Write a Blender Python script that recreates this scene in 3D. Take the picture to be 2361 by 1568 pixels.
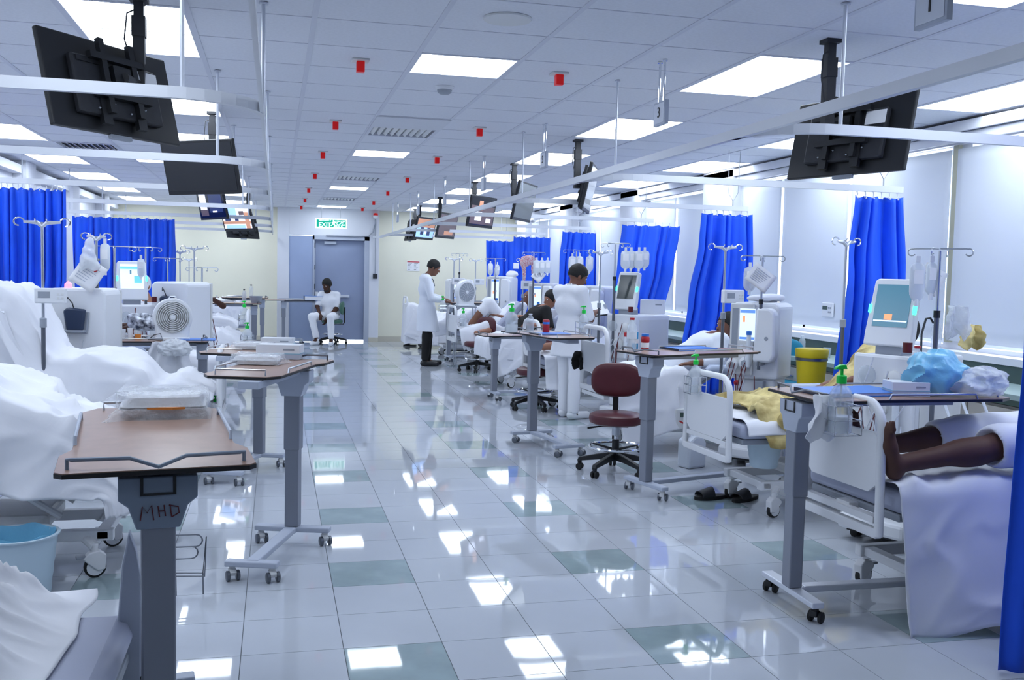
import bpy, bmesh, math, random
import numpy as np
from mathutils import Vector, Matrix, noise
random.seed(7)
PI = math.pi
for o in list(bpy.data.objects): bpy.data.objects.remove(o)
scene = bpy.context.scene
COL = scene.collection

# ------------------------------------------------------------ camera, world, exposure
FOC, YAW, PITCH, ROLL, EYE = 2230.81, 0.2406, 0.0698, -0.0220, 1.53
def cam_axes():
    cy, sy, cp, sp, cr, sr = math.cos(YAW), math.sin(YAW), math.cos(PITCH), math.sin(PITCH), math.cos(ROLL), math.sin(ROLL)
    fw = Vector((sy*cp, cy*cp, -sp)); rt = Vector((cy, -sy, 0)); dn = fw.cross(rt)
    return cr*rt + sr*dn, -sr*rt + cr*dn, fw
RT, DN, FW = cam_axes()
cam_data = bpy.data.cameras.new('camera')
cam_data.sensor_width = 36.0
cam_data.lens = 36.0*FOC/2361
cam_data.clip_start = 0.05; cam_data.clip_end = 200
cam = bpy.data.objects.new('camera', cam_data); COL.objects.link(cam)
m3 = Matrix((RT, -DN, -FW)).transposed()
cam.matrix_world = Matrix.Translation((0, 0, EYE)) @ m3.to_4x4()
scene.camera = cam

def ray(px, py):
    return RT*((px-1180.5)/FOC) + DN*((py-784)/FOC) + FW
def atZ(px, py, Z):
    r = ray(px, py); t = (Z-EYE)/r.z; return Vector((r.x*t, r.y*t, Z))
def atY(px, py, Y):
    r = ray(px, py); t = Y/r.y; return Vector((r.x*t, Y, EYE+r.z*t))
def atX(px, py, X):
    r = ray(px, py); t = X/r.x; return Vector((X, r.y*t, EYE+r.z*t))

world = bpy.data.worlds.new('world'); scene.world = world; world.use_nodes = True
bg = world.node_tree.nodes['Background']
bg.inputs[0].default_value = (0.86, 0.93, 1.0, 1); bg.inputs[1].default_value = 6.0
scene.view_settings.view_transform = 'Standard'
scene.view_settings.look = 'None'
scene.view_settings.exposure = 0.50
scene.view_settings.gamma = 1.0
scene.view_settings.use_curve_mapping = False
scene.cycles.max_bounces = 5
scene.cycles.diffuse_bounces = 3
scene.cycles.glossy_bounces = 2
scene.cycles.transparent_max_bounces = 16
scene.cycles.sample_clamp_indirect = 6.0
scene.cycles.use_denoising = True; scene.cycles.use_light_tree = False
LAMP = 6.2          # radiance of the fluorescent diffusers
LAMPC = (0.80, 0.89, 1.0)

# ------------------------------------------------------------ materials
def lin(h):
    h = h.lstrip('#'); r = []
    for i in (0, 2, 4):
        c = int(h[i:i+2], 16)/255
        r.append(c/12.92 if c <= 0.04045 else ((c+0.055)/1.055)**2.4)
    return (r[0], r[1], r[2], 1)
MATS = {}
def mat(name, col, rough=0.5, metal=0.0, spec=0.5, var=None, bump=None, emit=None, alpha=1.0, coat=0.0, sheen=0.0, trans=0.0, sss=0.0):
    if name in MATS: return MATS[name]
    m = bpy.data.materials.new(name); m.use_nodes = True; nt = m.node_tree
    b = nt.nodes['Principled BSDF']; c = lin(col)
    b.inputs['Base Color'].default_value = c
    b.inputs['Roughness'].default_value = rough
    b.inputs['Metallic'].default_value = metal
    b.inputs['Specular IOR Level'].default_value = spec
    b.inputs['Alpha'].default_value = alpha
    b.inputs['Coat Weight'].default_value = coat
    b.inputs['Sheen Weight'].default_value = sheen
    b.inputs['Transmission Weight'].default_value = trans
    tc = None
    def coord():
        nonlocal tc
        if tc is None: tc = nt.nodes.new('ShaderNodeTexCoord')
        return tc.outputs['Object']
    if var:
        n = nt.nodes.new('ShaderNodeTexNoise'); n.inputs['Scale'].default_value = var[0]; n.inputs['Detail'].default_value = 4
        nt.links.new(coord(), n.inputs['Vector'])
        mx = nt.nodes.new('ShaderNodeMix'); mx.data_type = 'RGBA'
        k = 1-var[1]
        mx.inputs[6].default_value = (c[0]*k, c[1]*k, c[2]*k, 1); mx.inputs[7].default_value = (min(1, c[0]*(1+var[1]*.6)), min(1, c[1]*(1+var[1]*.6)), min(1, c[2]*(1+var[1]*.6)), 1)
        if len(var) > 2: mx.inputs[6].default_value = lin(var[2])
        rp = nt.nodes.new('ShaderNodeMapRange'); rp.inputs[1].default_value = .35; rp.inputs[2].default_value = .65
        nt.links.new(n.outputs[0], rp.inputs[0]); nt.links.new(rp.outputs[0], mx.inputs[0])
        nt.links.new(mx.outputs[2], b.inputs['Base Color'])
    if bump:
        n = nt.nodes.new('ShaderNodeTexNoise'); n.inputs['Scale'].default_value = bump[0]; n.inputs['Detail'].default_value = 5
        nt.links.new(coord(), n.inputs['Vector'])
        bp = nt.nodes.new('ShaderNodeBump'); bp.inputs['Strength'].default_value = bump[1]; bp.inputs['Distance'].default_value = bump[2] if len(bump) > 2 else 0.01
        nt.links.new(n.outputs[0], bp.inputs['Height']); nt.links.new(bp.outputs[0], b.inputs['Normal'])
    if emit:
        b.inputs['Emission Color'].default_value = lin(emit[0]) if isinstance(emit[0], str) else (*emit[0], 1)
        b.inputs['Emission Strength'].default_value = emit[1]
    if sss:
        b.inputs['Subsurface Weight'].default_value = sss; b.inputs['Subsurface Radius'].default_value = (.02, .01, .006)
    MATS[name] = m
    return m
mat('floor_light', '#c4cad4', .035, spec=.55, var=(1.3, .05), bump=(3, .04, .004))
mat('floor_green', '#9db0b5', .035, spec=.55, var=(5, .10), bump=(3, .04, .004))
mat('grout', '#7d848c', .8)
mat('ceil_tile', '#e6e9f2', .9, var=(60, .03), bump=(180, .25, .002))
mat('ceil_grid', '#d9dce8', .6)
mat('diffuser', '#ffffff', .6, emit=(LAMPC, LAMP))
mat('wall_white', '#dee1ea', .75, var=(1.5, .02), bump=(60, .05, .002))
mat('wall_yellow', '#f0eedb', .75, var=(1.5, .02), bump=(60, .05, .002))
mat('skirting', '#c9c5b6', .5)
mat('door_blue', '#94a0bd', .5, var=(2, .03))
mat('door_blue_light', '#a2b2d4', .5, var=(2, .03))
mat('frame_grey', '#b4bccd', .45)
mat('steel', '#c2c7cf', .28, metal=.9)
mat('dark_steel', '#70757e', .35, metal=.8)
mat('chrome', '#e4e7ec', .08, metal=1)
mat('alu', '#d6dbe6', .38, metal=.35)
mat('white_paint', '#e9ebf0', .35)
mat('white_plastic', '#e6e9ef', .35, spec=.5)
mat('ivory_plastic', '#dcdee0', .4)
mat('grey_plastic', '#9aa1ad', .45)
mat('blue_grey_paint', '#8391a5', .45)
mat('column_grey', '#8b909d', .4, metal=.25)
mat('black_plastic', '#15171b', .42)
mat('soft_black', '#23252b', .6, var=(30, .15))
mat('rubber', '#1b1c1e', .7)
mat('screen_dark', '#17191e', .12, spec=.6)
mat('screen_grey', '#4a5152', .15, spec=.6)
mat('red_lamp', '#b8060a', .3, emit=('#c00808', .25))
mat('wood_top', '#a98c7e', .28, var=(18, .07), spec=.5)
mat('black_edge', '#17181a', .4)
mat('burgundy', '#552029', .38, var=(8, .12), spec=.5)
mat('green_vinyl', '#3f6a5c', .4)
mat('sheet', '#eceef6', .85, sheen=.2, bump=(25, .15, .004))
mat('sheet_grey', '#c5cadb', .85, bump=(25, .1, .004))
mat('coat_cloth', '#e6ebf6', .85, sheen=.1, bump=(18, .25, .008))
mat('scrub_cloth', '#eceef5', .85, bump=(18, .3, .01))
mat('vinyl_grey', '#aeb4cb', .45)
mat('curtain_blue', '#0a5af2', .6, var=(2.2, .12), sheen=.1)
mat('track_white', '#dde1ea', .35)
mat('mattress_blue', '#b9c4da', .5)
mat('yellow_bin', '#e3cb12', .4)
mat('folder_blue', '#2a78d6', .4)
mat('paper', '#f3f4f8', .8)
mat('ink', '#4b4d5c', .8)
mat('ink_red', '#c2333c', .7)
mat('marker_red', '#5a1016', .6)
mat('cyan_stripe', '#86b9cf', .5)
mat('green_pump', '#12d24a', .35)
mat('clear_plastic', '#dfe8f2', .12, alpha=.34, spec=.7)
mat('clear_bag', '#eef3fa', .18, alpha=.6, spec=.8, bump=(26, .8, .012))
mat('film', '#f4f8ff', .12, alpha=.30, spec=1.0, bump=(30, 1.0, .02))
mat('fluid_bag', '#e8eff8', .2, alpha=.85, spec=.6)
mat('blue_bag', '#86d0f4', .3, alpha=.86, bump=(26, .5, .01))
mat('blood_line', '#5c1418', .3)
mat('tube_clear', '#d8dde8', .2, alpha=.75)
mat('cable_black', '#2c2f36', .5)
mat('hair', '#0d0c0c', .7, bump=(120, .5, .004))
mat('skin_dark', '#4a2e24', .6, spec=.3, var=(6, .10))
mat('skin_deep', '#5d4038', .6, spec=.3, var=(6, .10))
mat('skin_mid', '#7d5443', .5, spec=.4, var=(6, .08))
mat('skin_tan', '#a0705a', .5, spec=.4)
mat('black_cloth', '#08080a', .8)
mat('blanket', '#d9c98f', .8, var=(7, .35, '#9f8a52'), bump=(20, .4, .01))
mat('counter_top', '#a9bfbd', .35)
mat('counter_green', '#4c5f58', .5, var=(4, .1))
mat('cabinet_beige', '#c9c5bc', .5)
mat('mullion', '#b3b39f', .5)
mat('orange', '#e08a3c', .5)
mat('teal', '#0c7fa0', .6)
mat('sky_blue', '#2f9fd6', .5)
mat('red_plastic', '#b51f2a', .35)
mat('jerry', '#dfe6f2', .4, alpha=.9)
mat('bucket', '#c7dcea', .4, alpha=.93)
mat('red_check', '#b6606c', .8, var=(60, .5, '#e8dfe2'))
mat('green_glow', '#30e0a0', .4, emit=('#38f0a8', 3.0))
mat('pink_glow', '#ff9aa8', .4, emit=('#ff6a80', 1.5))
mat('exit_green', '#0aa08a', .4, emit=('#08b090', .55))
mat('exit_white', '#ffffff', .4, emit=('#dffff8', .9))
mat('lcd', '#ccd8ee', .2, emit=('#c6d4f0', .75))
mat('lcd_teal', '#4b7f94', .2, emit=('#3f7288', .35))
mat('lcd_cyan', '#62b6dc', .3, emit=('#62b6dc', .7))
mat('lcd_blue', '#5f8ad0', .3, emit=('#5f8ad0', .6))
mat('lcd_orange', '#e8a070', .3, emit=('#e8a070', .6))
mat('tv_sky', '#8fb4ee', .25, emit=('#8fb4ee', .75))
mat('tv_orange', '#b58268', .25, emit=('#b58268', .5))
mat('tv_brown', '#5a4c50', .25, emit=('#5a4c50', .35))
mat('tv_white', '#dfe3f4', .25, emit=('#dfe3f4', .8))
mat('tv_navy', '#28345c', .25, emit=('#28345c', .4))
mat('tv_black', '#14161c', .15)
mat('purple', '#6a48b0', .5)
mat('blue_dark', '#22324f', .4)
mat('blind', '#dfe5ef', .7)
m = MATS['blind']; nt = m.node_tree; tl = nt.nodes.new('ShaderNodeBsdfTranslucent'); tl.inputs[0].default_value = (.55, .66, .9, 1)
mxs = nt.nodes.new('ShaderNodeMixShader'); mxs.inputs[0].default_value = .07
nt.links.new(nt.nodes['Principled BSDF'].outputs[0], mxs.inputs[1]); nt.links.new(tl.outputs[0], mxs.inputs[2])
nt.links.new(mxs.outputs[0], nt.nodes['Material Output'].inputs[0])

# ------------------------------------------------------------ mesh builder
class MB:
    def __init__(s, m=None): s.v = []; s.f = []; s.m = m or Matrix()
    def add(s, vs, fs):
        o = len(s.v); M = s.m
        s.v += [tuple(M @ Vector(v)) for v in vs]; s.f += [tuple(i+o for i in f) for f in fs]; return s
    def box(s, x0, y0, z0, x1, y1, z1):
        return s.add([(x0,y0,z0),(x1,y0,z0),(x1,y1,z0),(x0,y1,z0),(x0,y0,z1),(x1,y0,z1),(x1,y1,z1),(x0,y1,z1)],
                     [(0,3,2,1),(4,5,6,7),(0,1,5,4),(1,2,6,5),(2,3,7,6),(3,0,4,7)])
    def cbox(s, c, d, rot=None):
        M0 = s.m
        s.m = M0 @ Matrix.Translation(c) @ (rot.to_4x4() if rot else Matrix())
        s.box(-d[0]/2, -d[1]/2, -d[2]/2, d[0]/2, d[1]/2, d[2]/2); s.m = M0; return s
    def tube(s, pts, r, n=8, closed=False):
        pts = [Vector(p) for p in pts]; N = len(pts)
        rs = r if isinstance(r, (list, tuple)) else [r]*N
        tg = []
        for i in range(N):
            a = pts[i-1] if (i > 0 or closed) else pts[i]; b = pts[(i+1) % N] if (i < N-1 or closed) else pts[i]
            t = (b-a); tg.append(t.normalized() if t.length > 1e-9 else Vector((0, 0, 1)))
        u = tg[0].orthogonal().normalized(); vs = []; fs = []
        for i in range(N):
            t = tg[i]; u = (u - t*u.dot(t)); u = u.normalized() if u.length > 1e-6 else t.orthogonal().normalized()
            w = t.cross(u)
            for k in range(n):
                a = 2*PI*k/n; vs.append(pts[i] + (u*math.cos(a) + w*math.sin(a))*rs[i])
        for i in range(N if closed else N-1):
            j = (i+1) % N
            for k in range(n):
                k2 = (k+1) % n; fs.append((i*n+k, i*n+k2, j*n+k2, j*n+k))
        if not closed:
            fs.append(tuple(range(n))[::-1]); fs.append(tuple((N-1)*n+k for k in range(n)))
        return s.add(vs, fs)
    def lathe(s, prof, n=24, c=(0, 0, 0), sx=1, sy=1):
        vs = []; fs = []; N = len(prof)
        for r, z in prof:
            for k in range(n):
                a = 2*PI*k/n; vs.append((c[0]+max(r, 1e-4)*math.cos(a)*sx, c[1]+max(r, 1e-4)*math.sin(a)*sy, c[2]+z))
        for i in range(N-1):
            for k in range(n):
                k2 = (k+1) % n; fs.append((i*n+k, i*n+k2, (i+1)*n+k2, (i+1)*n+k))
        if prof[0][0] > 1e-3: fs.append(tuple(range(n))[::-1])
        if prof[-1][0] > 1e-3: fs.append(tuple((N-1)*n+k for k in range(n)))
        return s.add(vs, fs)
    def prism(s, poly, a, b, plane='xy'):
        f = {'xy': lambda p, h: (p[0], p[1], h), 'xz': lambda p, h: (p[0], h, p[1]), 'yz': lambda p, h: (h, p[0], p[1])}[plane]
        n = len(poly); vs = [f(p, a) for p in poly] + [f(p, b) for p in poly]
        return s.add(vs, [tuple(range(n))[::-1], tuple(range(n, 2*n))] + [(k, (k+1) % n, n+(k+1) % n, n+k) for k in range(n)])
    def ell(s, c, r, nu=16, nv=10):
        vs = []; fs = []
        for j in range(nv+1):
            t = PI*j/nv
            for i in range(nu):
                p = 2*PI*i/nu; vs.append((c[0]+r[0]*math.sin(t)*math.cos(p), c[1]+r[1]*math.sin(t)*math.sin(p), c[2]+r[2]*math.cos(t)))
        for j in range(nv):
            for i in range(nu):
                i2 = (i+1) % nu; fs.append((j*nu+i, (j+1)*nu+i, (j+1)*nu+i2, j*nu+i2))
        return s.add(vs, fs)
    def grid(s, nu, nv, fn, closed_u=False):
        vs = [fn(i/nu, j/nv) for j in range(nv+1) for i in range(nu+1)]
        fs = [(j*(nu+1)+i, j*(nu+1)+i+1, (j+1)*(nu+1)+i+1, (j+1)*(nu+1)+i) for j in range(nv) for i in range(nu)]
        return s.add(vs, fs)
    def build(s, name, m, parent=None, loc=None, rot=None, smooth=True, ang=.7, bevel=0, solid=0, sub=0, kind=None, label=None, fixn=True):
        me = bpy.data.meshes.new(name); me.from_pydata(s.v, [], s.f)
        if fixn:
            bm = bmesh.new(); bm.from_mesh(me); bmesh.ops.recalc_face_normals(bm, faces=bm.faces); bm.to_mesh(me); bm.free()
        if smooth:
            me.shade_smooth(); me.set_sharp_from_angle(angle=ang)
        o = bpy.data.objects.new(name, me); COL.objects.link(o)
        mm = MATS[m] if isinstance(m, str) else m
        me.materials.append(mm)
        if parent: o.parent = parent
        if loc is not None: o.location = loc
        if rot is not None: o.rotation_euler = rot
        if bevel:
            b = o.modifiers.new('bevel', 'BEVEL'); b.width = bevel; b.segments = 2; b.limit_method = 'ANGLE'; b.angle_limit = .6
        if solid:
            b = o.modifiers.new('solid', 'SOLIDIFY'); b.thickness = solid; b.offset = 0
        if sub:
            b = o.modifiers.new('sub', 'SUBSURF'); b.levels = sub; b.render_levels = sub
        if kind: o['kind'] = kind
        if label: o['label'] = label
        return o
def thing(name, label, cat, loc=(0, 0, 0), rz=0, group=None):
    o = bpy.data.objects.new(name, None); COL.objects.link(o)
    o.empty_display_size = .1
    o.location = loc; o.rotation_euler = (0, 0, rz); o['label'] = label; o['category'] = cat
    if group: o['group'] = group
    return o
def tag(o, label, cat, group=None):
    o['label'] = label; o['category'] = cat
    if group: o['group'] = group
    return o
def dup(o, loc=None, rz=None, label=None, group=None, parent=None):
    c = o.copy(); COL.objects.link(c)
    if parent is not None:
        mi = o.matrix_parent_inverse.copy(); c.parent = parent; c.matrix_parent_inverse = mi
    if loc is not None: c.location = loc
    if rz is not None: c.rotation_euler = (c.rotation_euler[0], c.rotation_euler[1], rz)
    if label: c['label'] = label
    if group: c['group'] = group
    for ch in [x for x in bpy.data.objects if x.parent == o]: dup(ch, parent=c)
    return c
KIDS = None
def struct(o, name=None):
    o['kind'] = 'structure'; return o
def T(x, y, z): return Matrix.Translation((x, y, z))
def R(a, ax): return Matrix.Rotation(a, 4, ax)
def nz(x, y, z=0, s=1.0): return noise.noise(Vector((x*s, y*s, z*s)))
def arc(c, r, a0, a1, n, z):
    return [(c[0]+r*math.cos(a0+(a1-a0)*i/n), c[1]+r*math.sin(a0+(a1-a0)*i/n), z) for i in range(n+1)]

# ------------------------------------------------------------ the room
HC, XL, XR, YB, YF = 2.76, -3.12, 5.14, 20.4, -2.6
# floor: tiles 0.400 x 0.3875
FU0, FDU, FV0, FDV = -.1256, .40025, 4.6296, .38755
fl = struct(MB().box(XL, YF, -.12, XR+.3, YB+.36, -.003).build('floor', 'grout', smooth=False))
fl['label'] = 'glossy pale grey tile floor with scattered grey green tiles'
def tile_mesh(name, mn):
    g = .0016
    me = bpy.data.meshes.new(name); b = MB().box(g, g, -.0025, FDU-g, FDV-g, 0)
    me.from_pydata(b.v, [], b.f); me.materials.append(MATS[mn]); return me
tl_, tg_ = tile_mesh('floor_tile', 'floor_light'), tile_mesh('floor_tile', 'floor_green')
rest = {0: MB(), 1: MB()}
for u in range(-8, 14):
    for v in range(-19, 42):
        dark = (u-1) % 3 == 0 and v % 3 == 0
        x, y = FU0+u*FDU, FV0+v*FDV
        if x > XR or x+FDU < XL or y > YB+.3 or y < YF-.3: continue
        if -2 <= u <= 9 and -5 <= v <= 19:
            o = bpy.data.objects.new('floor_tile', tg_ if dark else tl_); COL.objects.link(o)
            o.parent = fl; o.location = (x, y, 0)
        else:
            g = .0016; rest[1 if dark else 0].box(x+g, y+g, -.0025, min(x+FDU, XR+.28)-g, y+FDV-g, 0)
rest[0].build('floor_tile_field', 'floor_light', fl, smooth=False, kind='stuff', fixn=False)
rest[1].build('floor_tile_field', 'floor_green', fl, smooth=False, kind='stuff', fixn=False)

# ceiling: grid 0.6007 x 0.5808
CA0, CDU, CB0, CDV = .1816, .6007, 4.961, .5808
LIGHTS = []   # (u0,u1,v0,v1)
for v in (-7, 1, 9, 17, 25): LIGHTS.append((1, 2, v, v+1))
for v in (-4, 0, 4, 8, 12, 16, 20, 24): LIGHTS.append((4, 5, v, v+2)); LIGHTS.append((7, 8, v, v+2))
for v in (-4, 0, 4, 8, 16, 20, 24): LIGHTS.append((-2, -1, v, v+2)); LIGHTS.append((-5, -4, v, v+2))
LIGHTS.append((-3, -2, 12, 13)); LIGHTS.append((-5, -4, 12, 14))
VENTS = [(1, 2, 6, 7), (1, 2, 14, 15), (1, 2, 21, 22), (-4, -3, 10, 11)]
used = set()
for a in LIGHTS+VENTS:
    for u in range(a[0], a[1]):
        for v in range(a[2], a[3]): used.add((u, v))
ce = struct(MB().box(XL, YF, HC+.02, XR+.3, YB+.36, HC+.12).build('ceiling', 'ceil_grid', smooth=False))
ce['label'] = 'suspended ceiling of white mineral tiles in a metal grid'
b = MB().box(.012, .006, .0, CDU-.012, CDV-.006, .012)
cm = bpy.data.meshes.new('ceiling_tile'); cm.from_pydata(b.v, [], b.f); cm.materials.append(MATS['ceil_tile'])
rest = MB(); gridm = MB(); cnt = 0
for u in range(-6, 9):
    for v in range(-14, 28):
        x, y = CA0+u*CDU, CB0+v*CDV
        if (u, v) in used or x > XR or x+CDU < XL: continue
        if -4 <= v <= 17 and -6 <= u <= 8 and cnt < 298 and x+CDU < XR:
            o = bpy.data.objects.new('ceiling_tile', cm); COL.objects.link(o); o.parent = ce; o.location = (x, y, HC); cnt += 1
        else:
            rest.box(max(x, XL)+.012, y+.006, HC, min(x+CDU, XR+.2)-.012, min(y+CDV, YB+.3)-.006, HC+.012)
rest.build('ceiling_tile_field', 'ceil_tile', ce, smooth=False, kind='stuff', fixn=False)
for u in range(-5, 9):
    x = CA0+u*CDU; gridm.box(x-.014, YF, HC-.004, x+.014, YB+.3, HC+.02)
for v in range(-13, 28):
    y = CB0+v*CDV; gridm.box(XL, y-.006, HC-.002, XR+.1, y+.006, HC+.02)
gridm.build('ceiling_grid', 'ceil_grid', ce, smooth=False, kind='stuff')
pr = {}
rowname = {1: 'centre row above the aisle', 4: 'right inner row', 7: 'right outer row by the blinds', -2: 'left inner row', -5: 'left outer row', -3: 'left inner row'}
ordn = ['behind the camera', 'nearest', 'second', 'third', 'fourth', 'fifth', 'sixth', 'seventh', 'eighth']
for (u0, u1, v0, v1) in sorted(LIGHTS, key=lambda a: (a[0], a[2])):
    w, l = (u1-u0)*CDU, (v1-v0)*CDV
    x, y = CA0+u0*CDU, CB0+v0*CDV
    key = (u0 == 1)
    seen = y > 2.2
    same = sorted(a[2] for a in LIGHTS if a[0] == u0 and CB0+a[2]*CDV > 2.2)
    if seen:
        k = same.index(v0)+1; lab = '%s ceiling light of the %s, glowing white %s panel' % (ordn[k], rowname[u0], 'small' if key else 'large')
        if u0 == -3: lab = 'glowing white ceiling light between the two left rows'
    else: lab = 'ceiling light panel behind the photographer'
    if (key or u0 == -3) not in pr:
        t = thing('ceiling_light', lab, 'light', (x, y, HC-.002), 0, 'lit panels set into the ceiling')
        fr = MB(); e = .022
        fr.box(0, 0, -.002, w, e, .03).box(0, l-e, -.002, w, l, .03).box(0, e, -.002, e, l-e, .03).box(w-e, e, -.002, w, l-e, .03)
        fr.build('frame', 'ceil_grid', t, smooth=False)
        MB().box(e, e, .002, w-e, l-e, .008).build('diffuser', 'diffuser', t, smooth=False)
        pr[(key or u0 == -3)] = t
    else:
        dup(pr[(key or u0 == -3)], (x, y, HC-.002), 0, lab)
for i, (u0, u1, v0, v1) in enumerate(VENTS):
    x, y = CA0+u0*CDU, CB0+v0*CDV
    t = thing('ceiling_vent', ['white louvred air vent in the ceiling behind the smoke detector', 'white louvred air vent in the ceiling past the second centre light', 'farthest louvred air vent in the ceiling over the aisle', 'louvred air vent beside the ceiling light over the left beds'][i], 'vent', (x, y, HC))
    fr = MB(); e = .03; w, l = CDU, CDV
    fr.box(0, 0, -.01, w, e, .02).box(0, l-e, -.01, w, l, .02).box(0, e, -.01, e, l-e, .02).box(w-e, e, -.01, w, l-e, .02)
    fr.build('frame', 'ceil_grid', t, smooth=False)
    MB().box(e, e, .012, w-e, l-e, .02).build('backing', 'dark_steel', t, smooth=False)
    for k in range(9):
        yy = e+.03+k*(w-.1)/8.5
        MB(T(yy, l/2, .004) @ R(.7, 'Y')).box(-.018, -l/2+e, -.002, .018, l/2-e, .002).build('louvre', 'white_paint', t, smooth=False)
    if i < 2:
        MB().box(0, -CDV*.98, -.012, w, -.01, -.002).build('access_panel', 'wall_white', t, smooth=False)

# right wall with windows, blinds, pelmet
MUL = [2.0, 3.1, 4.2, 5.3, 6.54, 7.93, 9.14, 10.05]
wr = MB()
wr.box(XR-.14, YF, 0, XR+.2, YB+.3, .985).box(XR, YF, .985, XR+.2, YB+.3, 1.04).box(XR, YF, 2.58, XR+.2, YB+.3, HC+.02)
BL = [(1.0, 2.1), (2.13, 3.4), (3.43, 5.1), (5.13, 6.5), (6.57, 7.90), (7.95, 9.12), (9.17, 10.05), (10.86, 11.84), (11.90, 12.98), (13.75, 14.9), (14.95, 16.1), (16.9, 18.0), (18.05, 19.3)]
ops = [(1.1, 6.4), (6.62, 10.0), (10.95, 12.9), (13.85, 16.0), (17.0, 19.2)]
ys = YF
for a, c in ops: wr.box(XR, ys, 1.04, XR+.2, a, 2.58); ys = c
wr.box(XR, ys, 1.04, XR+.2, YB+.3, 2.58)
wall_r = struct(wr.build('wall_right', 'wall_white', smooth=False))
for a, c in [(10.06, 10.84), (13.0, 13.72), (16.12, 16.88), (19.35, 20.1)]:
    MB().box(XR-.16, a, 1.007, XR, c, HC).build('pier', 'wall_white', wall_r, smooth=False, bevel=.004)
MB().box(XR-.035, 6.51, 1.06, XR-.001, 6.565, 2.6).build('mullion', 'mullion', wall_r, smooth=False)
for i, (a, c) in enumerate(ops):
    w = struct(MB().box(XR+.13, a, 1.04, XR+.136, c, 2.58).build('window_%d' % (i+1), 'clear_plastic', smooth=False))
    fr = MB(); n = max(1, round((c-a)/1.3))
    for k in range(n+1):
        yy = a+(c-a)*k/n; fr.box(XR+.10, yy-.02, 1.04, XR+.16, yy+.02, 2.58)
    fr.box(XR+.10, a, 1.04, XR+.16, c, 1.08).box(XR+.10, a, 2.54, XR+.16, c, 2.58)
    fr.build('window_frame', 'alu', w, smooth=False)
for i, (a, c) in enumerate(BL):
    n = 'behind the bays of the right wall'
    o = MB().grid(18, 14, lambda s, t, a=a, c=c: (XR-.045+.006*math.sin(s*PI)*math.sin(t*3+a), a+(c-a)*s, 1.075+(2.55-1.075)*t)).build('window_blind', 'blind', smooth=True, solid=.003)
    tag(o, ['white roller blind on the right wall, %s' % s for s in ('behind the camera', 'first beside the camera', 'nearest part, cut by the right edge', 'left of the frame edge behind the clear bottle', 'behind the tall machine with the tablet screen', 'behind the small white thermostat', 'between a bright gap and the first pier', 'right after the first pier', 'left of the bright gap past the first pier', 'after the second pier', 'between second and third piers', 'after the third pier', 'farthest along')][i], 'blind', 'roller blinds along the right wall')
pel = MB().box(XR-.16, YF, 2.66, XR-.001, YB, 2.735).box(XR-.12, YF, 2.59, XR-.09, YB, 2.655).box(XR-.05, YF, 2.585, XR-.001, YB, 2.65)
struct(pel.build('trim_1', 'wall_white', smooth=False))
struct(MB().box(XR-.13, YF, 2.655, XR-.10, YB, 2.662).build('trim_2', 'dark_steel', smooth=False))
struct(MB().box(XR-.17, YF, .986, XR-.001, YB, 1.006).box(XR-.17, YF, .955, XR-.141, YB, .986).build('trim_3', 'white_paint', smooth=False))
# service counter below the sill: continuous top, cabinets under it
ct = MB().box(XR-.66, 1.0, .80, XR-.142, 19.2, .835).build('worktop', 'counter_top', smooth=False)
tag(ct, 'long pale green worktop running under the right hand windows', 'worktop')
MB().box(XR-.663, 1.0, .765, XR-.645, 19.2, .799).build('edge', 'counter_green', ct, smooth=False)
bs = MB().box(XR-.155, 1.0, .8355, XR-.1415, 19.2, .953).build('backsplash', 'counter_green', ct, smooth=False)
CAB = None
for k in range(14):
    y0 = 1.05+k*1.28
    lab = 'beige base cabinet under the pale green worktop, number %d along the right wall' % (k+1)
    lab = 'beige base cabinet under the green worktop %s' % ['behind the camera', 'just outside the frame', 'at the right frame edge', 'beside the yellow bin at the frame edge', 'behind the tablet screen machine', 'behind the round yellow bin', 'behind the second bay', 'behind the third bay', 'behind the nurse', 'past the nurse', 'behind the bald patient', 'behind the checked scarf', 'second from the far end', 'at the far end'][k]
    if CAB is None:
        t = thing('base_cabinet', lab, 'cabinet', (XR-.625, y0, 0), 0, 'base cabinets under the worktop')
        MB().box(0, 0, .08, .46, 1.26, .755).build('body', 'cabinet_beige', t, smooth=False)
        for q in (0, 1):
            d = MB().box(-.018, .01+q*.63, .1, -.001, .62+q*.63, .74).build('door', 'cabinet_beige', t, smooth=False, bevel=.003)
            MB().box(-.04, .1+q*.63+.2, .66, -.019, .1+q*.63+.32, .67).build('handle', 'steel', d, smooth=False)
        MB().box(.04, 0, 0, .44, 1.26, .079).build('plinth', 'skirting', t, smooth=False)
        CAB = t
    else: dup(CAB, (XR-.625, y0, 0), 0, lab)
# left, front and back walls
wl = struct(MB().box(XL-.2, YF, 0, XL, YB+.3, HC+.02).build('wall_left', 'wall_white', smooth=False))
struct(MB().box(XL, YF, 2.6, XL+.12, YB, 2.7).build('trim_4', 'wall_white', smooth=False))
for k, y in enumerate((10.2, 13.0, 15.8, 18.6)):
    MB().box(XL, y, 0, XL+.16, y+.5, HC).build('pier', 'wall_white', wl, smooth=False)
struct(MB().box(XL-.2, YF-.2, 0, XR+.2, YF, HC+.02).build('wall_front', 'wall_white', smooth=False))
CX0, CX1 = .03, 2.10
YY = YB+.22
wb = struct(MB().box(XL, YY, 0, CX0, YY+.2, HC+.02).box(CX1, YY, 0, XR+.2, YY+.2, HC+.02).build('wall_back', 'wall_yellow', smooth=False))
wc = MB().box(CX0, YB, 0, .27, YB+.6, HC+.02).box(1.90, YB, 0, CX1, YB+.6, HC+.02).box(.27, YB, 2.2, 1.90, YB+.6, HC+.02)
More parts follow.
